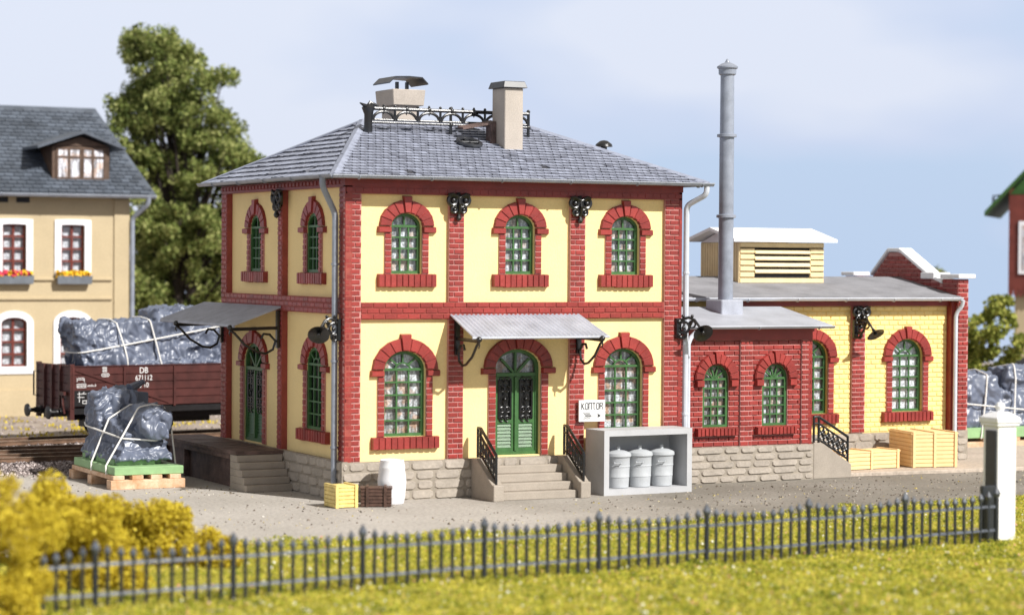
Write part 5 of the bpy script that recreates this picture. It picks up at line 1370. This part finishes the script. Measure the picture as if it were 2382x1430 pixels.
# ================================================================== ground, yard, pavement, grass
def ground_mat(name, ca, cb, speck, sden, vscale=.25, bump=.35, grad=None):
    m, nt, N, L = _nt(name)
    out = N.new('ShaderNodeOutputMaterial'); b = N.new('ShaderNodeBsdfPrincipled'); b.inputs['Roughness'].default_value = .92; b.inputs['Specular IOR Level'].default_value = .15
    tc = N.new('ShaderNodeTexCoord')
    n1 = N.new('ShaderNodeTexNoise'); n1.inputs['Scale'].default_value = vscale; n1.inputs['Detail'].default_value = 6; L.new(tc.outputs['Object'], n1.inputs['Vector'])
    r1 = N.new('ShaderNodeMapRange'); r1.inputs['From Min'].default_value = .35; r1.inputs['From Max'].default_value = .65; L.new(n1.outputs['Fac'], r1.inputs['Value'])
    fac = r1.outputs['Result']
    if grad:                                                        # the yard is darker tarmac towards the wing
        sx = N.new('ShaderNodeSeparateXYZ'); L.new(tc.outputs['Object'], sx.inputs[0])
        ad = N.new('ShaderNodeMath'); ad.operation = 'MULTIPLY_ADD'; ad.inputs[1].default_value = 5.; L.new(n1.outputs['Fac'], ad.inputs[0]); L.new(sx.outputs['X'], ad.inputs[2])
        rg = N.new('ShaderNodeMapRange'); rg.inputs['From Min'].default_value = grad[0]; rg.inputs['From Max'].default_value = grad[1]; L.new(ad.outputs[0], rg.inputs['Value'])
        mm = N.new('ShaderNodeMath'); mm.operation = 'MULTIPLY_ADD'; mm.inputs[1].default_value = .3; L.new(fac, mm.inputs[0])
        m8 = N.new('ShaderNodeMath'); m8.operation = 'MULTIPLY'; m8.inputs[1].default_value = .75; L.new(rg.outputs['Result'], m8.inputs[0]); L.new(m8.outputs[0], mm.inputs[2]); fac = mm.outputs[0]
    mx = N.new('ShaderNodeMix'); mx.data_type = 'RGBA'; mx.inputs['A'].default_value = list(ca) + [1]; mx.inputs['B'].default_value = list(cb) + [1]; L.new(fac, mx.inputs['Factor'])
    n2 = N.new('ShaderNodeTexNoise'); n2.inputs['Scale'].default_value = 9; n2.inputs['Detail'].default_value = 5; L.new(tc.outputs['Object'], n2.inputs['Vector'])
    r2 = N.new('ShaderNodeMapRange'); r2.inputs['From Min'].default_value = .3; r2.inputs['From Max'].default_value = .7; r2.inputs['To Min'].default_value = .8; r2.inputs['To Max'].default_value = 1.2; L.new(n2.outputs['Fac'], r2.inputs['Value'])
    sc = N.new('ShaderNodeVectorMath'); sc.operation = 'SCALE'; L.new(mx.outputs['Result'], sc.inputs[0]); L.new(r2.outputs['Result'], sc.inputs['Scale'])
    vo = N.new('ShaderNodeTexVoronoi'); vo.inputs['Scale'].default_value = 5.5; L.new(tc.outputs['Object'], vo.inputs['Vector'])
    n3 = N.new('ShaderNodeTexNoise'); n3.inputs['Scale'].default_value = .9; L.new(tc.outputs['Object'], n3.inputs['Vector'])
    rs = N.new('ShaderNodeMapRange'); rs.inputs['From Min'].default_value = .07; rs.inputs['From Max'].default_value = .2; rs.inputs['To Min'].default_value = sden; rs.inputs['To Max'].default_value = 0; L.new(vo.outputs['Distance'], rs.inputs['Value'])
    rn = N.new('ShaderNodeMapRange'); rn.inputs['From Min'].default_value = .45; rn.inputs['From Max'].default_value = .6; L.new(n3.outputs['Fac'], rn.inputs['Value'])
    mu = N.new('ShaderNodeMath'); mu.operation = 'MULTIPLY'; L.new(rs.outputs['Result'], mu.inputs[0]); L.new(rn.outputs['Result'], mu.inputs[1])
    m2 = N.new('ShaderNodeMix'); m2.data_type = 'RGBA'; m2.inputs['B'].default_value = list(speck) + [1]; L.new(sc.outputs[0], m2.inputs['A']); L.new(mu.outputs[0], m2.inputs['Factor'])
    L.new(m2.outputs['Result'], b.inputs['Base Color'])
    n4 = N.new('ShaderNodeTexNoise'); n4.inputs['Scale'].default_value = 14; n4.inputs['Detail'].default_value = 6; L.new(tc.outputs['Object'], n4.inputs['Vector'])
    bp = N.new('ShaderNodeBump'); bp.inputs['Strength'].default_value = bump; bp.inputs['Distance'].default_value = .04; L.new(n4.outputs['Fac'], bp.inputs['Height']); L.new(bp.outputs['Normal'], b.inputs['Normal'])
    L.new(b.outputs[0], out.inputs['Surface']); return m
M['soil'] = ground_mat('track_soil', (.34, .29, .25), (.24, .20, .17), (.40, .30, .06), .8, .5)
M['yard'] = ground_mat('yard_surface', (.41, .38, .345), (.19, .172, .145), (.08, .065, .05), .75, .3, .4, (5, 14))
M['paving'] = ground_mat('pavement_surface', (.47, .40, .33), (.40, .34, .28), (.12, .10, .08), .5, .6)
M['turf'] = ground_mat('turf_soil', (.26, .25, .04), (.36, .31, .05), (.12, .13, .03), .8, 1.2, .6)
g = MB(); n = 30
q = MB(); q.face([(-120, -70, -.008), (150, -70, -.008), (110, 52, -.008), (45, 84, -.008), (-40, 95, -.008), (-120, 110, -.008)])
setting(q.build('ground', M['soil']))
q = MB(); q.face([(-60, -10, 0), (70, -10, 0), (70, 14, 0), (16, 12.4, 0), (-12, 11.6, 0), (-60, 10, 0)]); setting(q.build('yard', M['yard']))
q = MB()
pv = [(17.63, 1.05), (23.0, .75), (33, .3), (33, 8.0), (24.4, 8.0), (24.4, 3.95), (17.63, 3.95)]
q.prism(WORLD, pv, -.005, .122); setting(q.build('pavement', M['paving'], bevel=.015))

# turf: a gently lumpy sheet with tufts of blades standing on it
def turf_h(x, y): return .13 * noise.noise(V((x * .45, y * .45, 3))) + .08 * noise.noise(V((x * 1.5, y * 1.5, 8)))
def turf_edge(x): return -8.1 + .12 * max(0, x - 4) + .25 * noise.noise(V((x * .6, 0, 1)))
q = MB(); nx, ny = 150, 60; vs = []
for i in range(nx + 1):
    x = -22 + 50 * i / nx; ye = turf_edge(x)
    for j in range(ny + 1):
        y = ye + (-30 - ye) * j / ny
        e = min(1, (ye - y) / .4)
        vs.append((x, y, (.05 + turf_h(x, y)) * e + .012 - .03 * (1 - e)))
q.add(vs, [(i * (ny + 1) + j, i * (ny + 1) + j + 1, (i + 1) * (ny + 1) + j + 1, (i + 1) * (ny + 1) + j) for i in range(nx) for j in range(ny)])
setting(q.build('turf_ground', M['turf'], smooth=True))
M['grass'] = ramp_mat('grass_blades', [(0, (.12, .17, .02)), (.25, (.31, .34, .04)), (.55, (.52, .49, .065)), (.85, (.66, .60, .10)), (.955, (.70, .58, .13)), (.965, (.8, .8, .74)), (.985, (.8, .78, .6)), (.99, (.75, .38, .26)), (1, (.75, .38, .26))], .85, .35, patch=.33, pscale=1.1)
q = MB(); r = random.Random(77); cam = V((-25.65, -60.91, 0)); cnt = 0
while cnt < 52000:
    x, y = r.uniform(-21, 26), r.uniform(-29, -7.0)
    if y > turf_edge(x) - .02: continue
    d = V((x, y, 0)) - cam; dep = d.dot(DEP); lat = d.dot(LAT)
    if abs(lat) > dep * .23 + .6: continue
    dens = .45 + .55 * noise.noise(V((x * .8, y * .8, 5)))
    if r.random() > dens + .35: continue
    cnt += 1; z = .05 + turf_h(x, y); big_ = r.random() < .3
    h = r.uniform(.05, .12) * (1.5 if big_ and y < -15 else 1)
    for k in range(4):                                              # small foamy flecks of turf, a few upright
        p = V((x + r.gauss(0, .05), y + r.gauss(0, .05), z + h * r.random() ** .7 - .01)); leaf(q, p, r.uniform(.016, .034) * (1.25 if y < -16 else 1), r)
    if r.random() < .3:
        a = r.uniform(0, 2 * PI); w = r.uniform(.008, .016); le = r.uniform(.1, .6) * h; c, s_ = math.cos(a), math.sin(a)
        q.face([(x - s_ * w, y + c * w, z - .03), (x + s_ * w, y - c * w, z - .03), (x + c * le, y + s_ * le, z + h * 1.15)])
setting(q.build('grass', M['grass']), 'stuff')
M['bloom'] = ramp_mat('tiny_flowers', [(0, (.82, .82, .78)), (.6, (.8, .79, .62)), (.7, (.75, .35, .25)), (.8, (.78, .62, .12)), (1, (.82, .8, .76))], .8)
q = MB()
for k in range(420):
    x, y = r.uniform(-20, 25), r.uniform(-27, -8.6); q.ball((x, y, .1 + turf_h(x, y) + r.uniform(0, .06)), r.uniform(.018, .034), n=4)
setting(q.build('tiny_flowers', M['bloom']), 'stuff')
# crumbs of grit, straw and moss lying on the yard
M['grit'] = ramp_mat('yard_grit', [(0, (.05, .04, .03)), (.45, (.16, .13, .10)), (.8, (.45, .40, .34)), (.9, (.42, .33, .06)), (1, (.6, .58, .55))], .9)
q = MB(); rr = random.Random(15)
for k in range(7000):
    x, y = rr.uniform(-14, 26), rr.uniform(-8, 8)
    if -.2 < x < 24 and y > .1 and not (x > 17 and y < .7): continue
    dense = noise.noise(V((x * .35, y * .35, 2))) + (.35 if x > 8 else -.05)
    if rr.random() > .35 + dense: continue
    rock(q, x, y, .0, rr.uniform(.014, .042) * (1.5 if rr.random() < .06 else 1))
setting(q.build('grit', M['grit']), 'stuff')
q = MB(); rr = random.Random(16)
for k in range(2600):
    x, y = rr.uniform(-11, 14), rr.uniform(24.5, 37)
    if noise.noise(V((x * .5, y * .5, 1))) < .05: continue
    a = rr.uniform(0, PI); w = .05; h = rr.uniform(.04, .12)
    q.face([(x - w * math.cos(a), y - w * math.sin(a), 0), (x + w * math.cos(a), y + w * math.sin(a), 0), (x + w * .5, y, h), (x - w * .5, y, h)])
setting(q.build('dry_weeds', M['yellow_bush']), 'stuff')

# ================================================================== iron fence and gatepost
F0, FS_ = V((-12.32, -17.17, 0)), V((2.857, .2365, 0)); FU = FS_.normalized(); FL_ = FS_.length
FN = thing('iron_fence', 'low dark grey iron picket fence with knobbed tips crossing the grass in front', 'fence', (F0.x, F0.y, 0))
FNF = Fr(F0, FU)
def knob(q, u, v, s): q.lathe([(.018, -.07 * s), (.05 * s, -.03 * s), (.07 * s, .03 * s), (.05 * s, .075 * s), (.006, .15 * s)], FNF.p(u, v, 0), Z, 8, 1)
LF_ = [(-.42, 0)] + [(k, k + 1) for k in range(8)]
for z in (.33, .90):
    for a, b in [(-.40, 0)] + [(k, k + 1) for k in range(8)]:
        q = MB(); j = RND.uniform(-.012, .012); j2 = RND.uniform(-.012, .012)
        q.hexa([FNF.p(a * FL_, z + j, -.028), FNF.p(b * FL_, z + j2, -.028), FNF.p(b * FL_, z + j2, .03), FNF.p(a * FL_, z + j, .03), FNF.p(a * FL_, z + j + .06, -.02), FNF.p(b * FL_, z + j2 + .06, -.02), FNF.p(b * FL_, z + j2 + .06, .012), FNF.p(a * FL_, z + j + .06, .012)])
        q.build('rail', M['fence_sheen'], FN)
for k in range(9):
    q = MB(); q.tube([FNF.p(k * FL_, -.06, 0), FNF.p(k * FL_, 1.14, 0)], .06, 8); knob(q, k * FL_, 1.2, 1.4)
    q.build('post', [M['fence'], M['fence_sheen']], FN, smooth=True)
def picket(u, top):
    q = MB(); e = RND.uniform(-.02, .02); b_ = RND.uniform(-.0, .06)
    q.tube([FNF.p(u + e * .3, b_, 0), FNF.p(u + e, top, 0)], .038, 6); knob(q, u + e, top + .03, 1.05)
    q.build('picket', [M['fence'], M['fence_sheen']], FN, smooth=True)
for k in range(8):
    for j in range(10):
        t = (j + 1) / 11; picket((k + t) * FL_, 1.15 - .14 * math.sin(PI * t))
for j in range(4): picket(-(j + 1) / 11 * FL_, 1.15 - .14 * math.sin(PI * (j + 1) / 11))
GP = thing('gatepost', 'white square gatepost with ball finial at the right end of the fence', 'gatepost', (11.05, -14.75, 0))
q = MB(); q.box(10.76, 11.32, -15.03, -14.45, -.05, 2.82); q.build('shaft', M['white'], GP, bevel=.02)
q = MB(); a, b, c, d = 10.68, 11.40, -15.11, -14.37; e = .2
q.box(a + .03, b - .03, c + .03, d - .03, 2.822, 2.9); q.box(a, b, c, d, 2.902, 3.02)
q.hexa([(a, c, 3.022), (b, c, 3.022), (b, d, 3.022), (a, d, 3.022), (a + e, c + e, 3.16), (b - e, c + e, 3.16), (b - e, d - e, 3.16), (a + e, d - e, 3.16)])
q.build('cap', M['white'], GP, bevel=.015)
q = MB(); q.box(10.715, 10.757, -14.99, -14.6, .0, 2.72); q.build('dark_side_strip', M['fence'], GP, bevel=.008)  # thin dark iron strip along the left face of the shaft
q = MB(); q.lathe([(.11, 3.13), (.08, 3.18), (.11, 3.23), (.12, 3.29), (.085, 3.37), (.02, 3.395)], (11.04, -14.74, 0), Z, 16); q.build('finial', M['white'], GP, smooth=True)
q = MB(); q.box(10.35, 10.74, -15.0, -14.86, -.05, 1.4); o = q.build('end_post', M['fence'], FN, bevel=.02)

# ================================================================== sky, sun, camera
wd = bpy.data.worlds.new('World'); SC.world = wd; wd.use_nodes = True
N, L = wd.node_tree.nodes, wd.node_tree.links; N.clear()
SUN = V((-.43, 1.0, -.94)).normalized()
elev = math.asin(-SUN.z); az = math.atan2(-SUN.x, -SUN.y)
out = N.new('ShaderNodeOutputWorld'); bg = N.new('ShaderNodeBackground'); bg.inputs['Strength'].default_value = .1
tc = N.new('ShaderNodeTexCoord')
mxv = N.new('ShaderNodeVectorMath'); mxv.operation = 'MAXIMUM'; mxv.inputs[1].default_value = (-2, -2, .03); L.new(tc.outputs['Generated'], mxv.inputs[0])
sky = N.new('ShaderNodeTexSky'); sky.sky_type = 'NISHITA'; sky.sun_disc = False; sky.sun_elevation = elev; sky.sun_rotation = az; L.new(mxv.outputs[0], sky.inputs['Vector'])
mp = N.new('ShaderNodeMapping'); mp.inputs['Scale'].default_value = (3.2, 3.2, 8.5); mp.inputs['Location'].default_value = (.35, .1, .2); mp.inputs['Rotation'].default_value = (0, math.radians(8), 0); L.new(tc.outputs['Generated'], mp.inputs['Vector'])
n1 = N.new('ShaderNodeTexNoise'); n1.inputs['Scale'].default_value = 1.15; n1.inputs['Detail'].default_value = 4.5; n1.inputs['Roughness'].default_value = .45; L.new(mp.outputs[0], n1.inputs['Vector'])
cr = N.new('ShaderNodeValToRGB'); e = cr.color_ramp.elements
e[0].position = .42; e[0].color = (3.5, 4.6, 6.2, 1); e[1].position = .59; e[1].color = (5.75, 6.0, 6.85, 1)
e.new(.5).color = (4.4, 5.0, 6.45, 1); L.new(n1.outputs['Fac'], cr.inputs['Fac'])
sz = N.new('ShaderNodeSeparateXYZ'); L.new(tc.outputs['Generated'], sz.inputs[0])
rz_ = N.new('ShaderNodeMapRange'); rz_.inputs['From Min'].default_value = -.04; rz_.inputs['From Max'].default_value = .12; L.new(sz.outputs['Z'], rz_.inputs['Value'])
lo = N.new('ShaderNodeMix'); lo.data_type = 'RGBA'; lo.inputs['A'].default_value = (3.4, 4.1, 6.0, 1); lo.inputs['B'].default_value = (4.9, 5.4, 6.6, 1); L.new(rz_.outputs['Result'], lo.inputs['Factor'])
c1 = N.new('ShaderNodeMix'); c1.data_type = 'RGBA'; c1.inputs['Factor'].default_value = .3; L.new(cr.outputs['Color'], c1.inputs['A']); L.new(lo.outputs['Result'], c1.inputs['B'])
mx = N.new('ShaderNodeMix'); mx.data_type = 'RGBA'; mx.inputs['Factor'].default_value = .93; L.new(sky.outputs[0], mx.inputs['A']); L.new(c1.outputs['Result'], mx.inputs['B'])
dk = N.new('ShaderNodeMapRange'); dk.inputs['From Min'].default_value = .16; dk.inputs['From Max'].default_value = .6; dk.inputs['To Min'].default_value = 1.; dk.inputs['To Max'].default_value = .56; L.new(sz.outputs['Z'], dk.inputs['Value'])
gy = N.new('ShaderNodeMix'); gy.data_type = 'RGBA'; gy.inputs['B'].default_value = (5.8, 5.45, 5.0, 1); L.new(mx.outputs['Result'], gy.inputs['A'])
gm = N.new('ShaderNodeMapRange'); gm.inputs['From Min'].default_value = .16; gm.inputs['From Max'].default_value = .4; L.new(sz.outputs['Z'], gm.inputs['Value']); L.new(gm.outputs['Result'], gy.inputs['Factor'])
dv = N.new('ShaderNodeVectorMath'); dv.operation = 'SCALE'; L.new(gy.outputs['Result'], dv.inputs[0]); L.new(dk.outputs['Result'], dv.inputs['Scale'])
L.new(dv.outputs[0], bg.inputs['Color']); L.new(bg.outputs[0], out.inputs['Surface'])

sl = bpy.data.lights.new('sun', 'SUN'); sl.energy = 4.55; sl.angle = math.radians(.9); sl.color = (1, .97, .925)
so = bpy.data.objects.new('sun', sl); COL.objects.link(so); so.rotation_euler = SUN.to_track_quat('-Z', 'Y').to_euler()
so.location = (20, -30, 40)

cd = bpy.data.cameras.new('camera'); co = bpy.data.objects.new('camera', cd); COL.objects.link(co)
r_, u_, f_ = V((.892140, -.451705, .007054)), V((.002959, .021456, .999765)), V((.451750, .891909, -.020478))
co.matrix_world = Matrix(((r_.x, u_.x, -f_.x, -25.65287), (r_.y, u_.y, -f_.y, -60.90936), (r_.z, u_.z, -f_.z, 6.78702), (0, 0, 0, 1)))
cd.sensor_width = 36; cd.lens = 36 * 5537.9 / 2382; cd.clip_end = 1000; cd.clip_start = 1
cd.dof.use_dof = True; cd.dof.focus_distance = 72.5; cd.dof.aperture_fstop = .30
SC.camera = co
SC.render.engine = 'CYCLES'; SC.cycles.use_denoising = True
SC.view_settings.view_transform = 'Standard'; SC.view_settings.look = 'None'; SC.view_settings.exposure = .5; SC.view_settings.gamma = 1
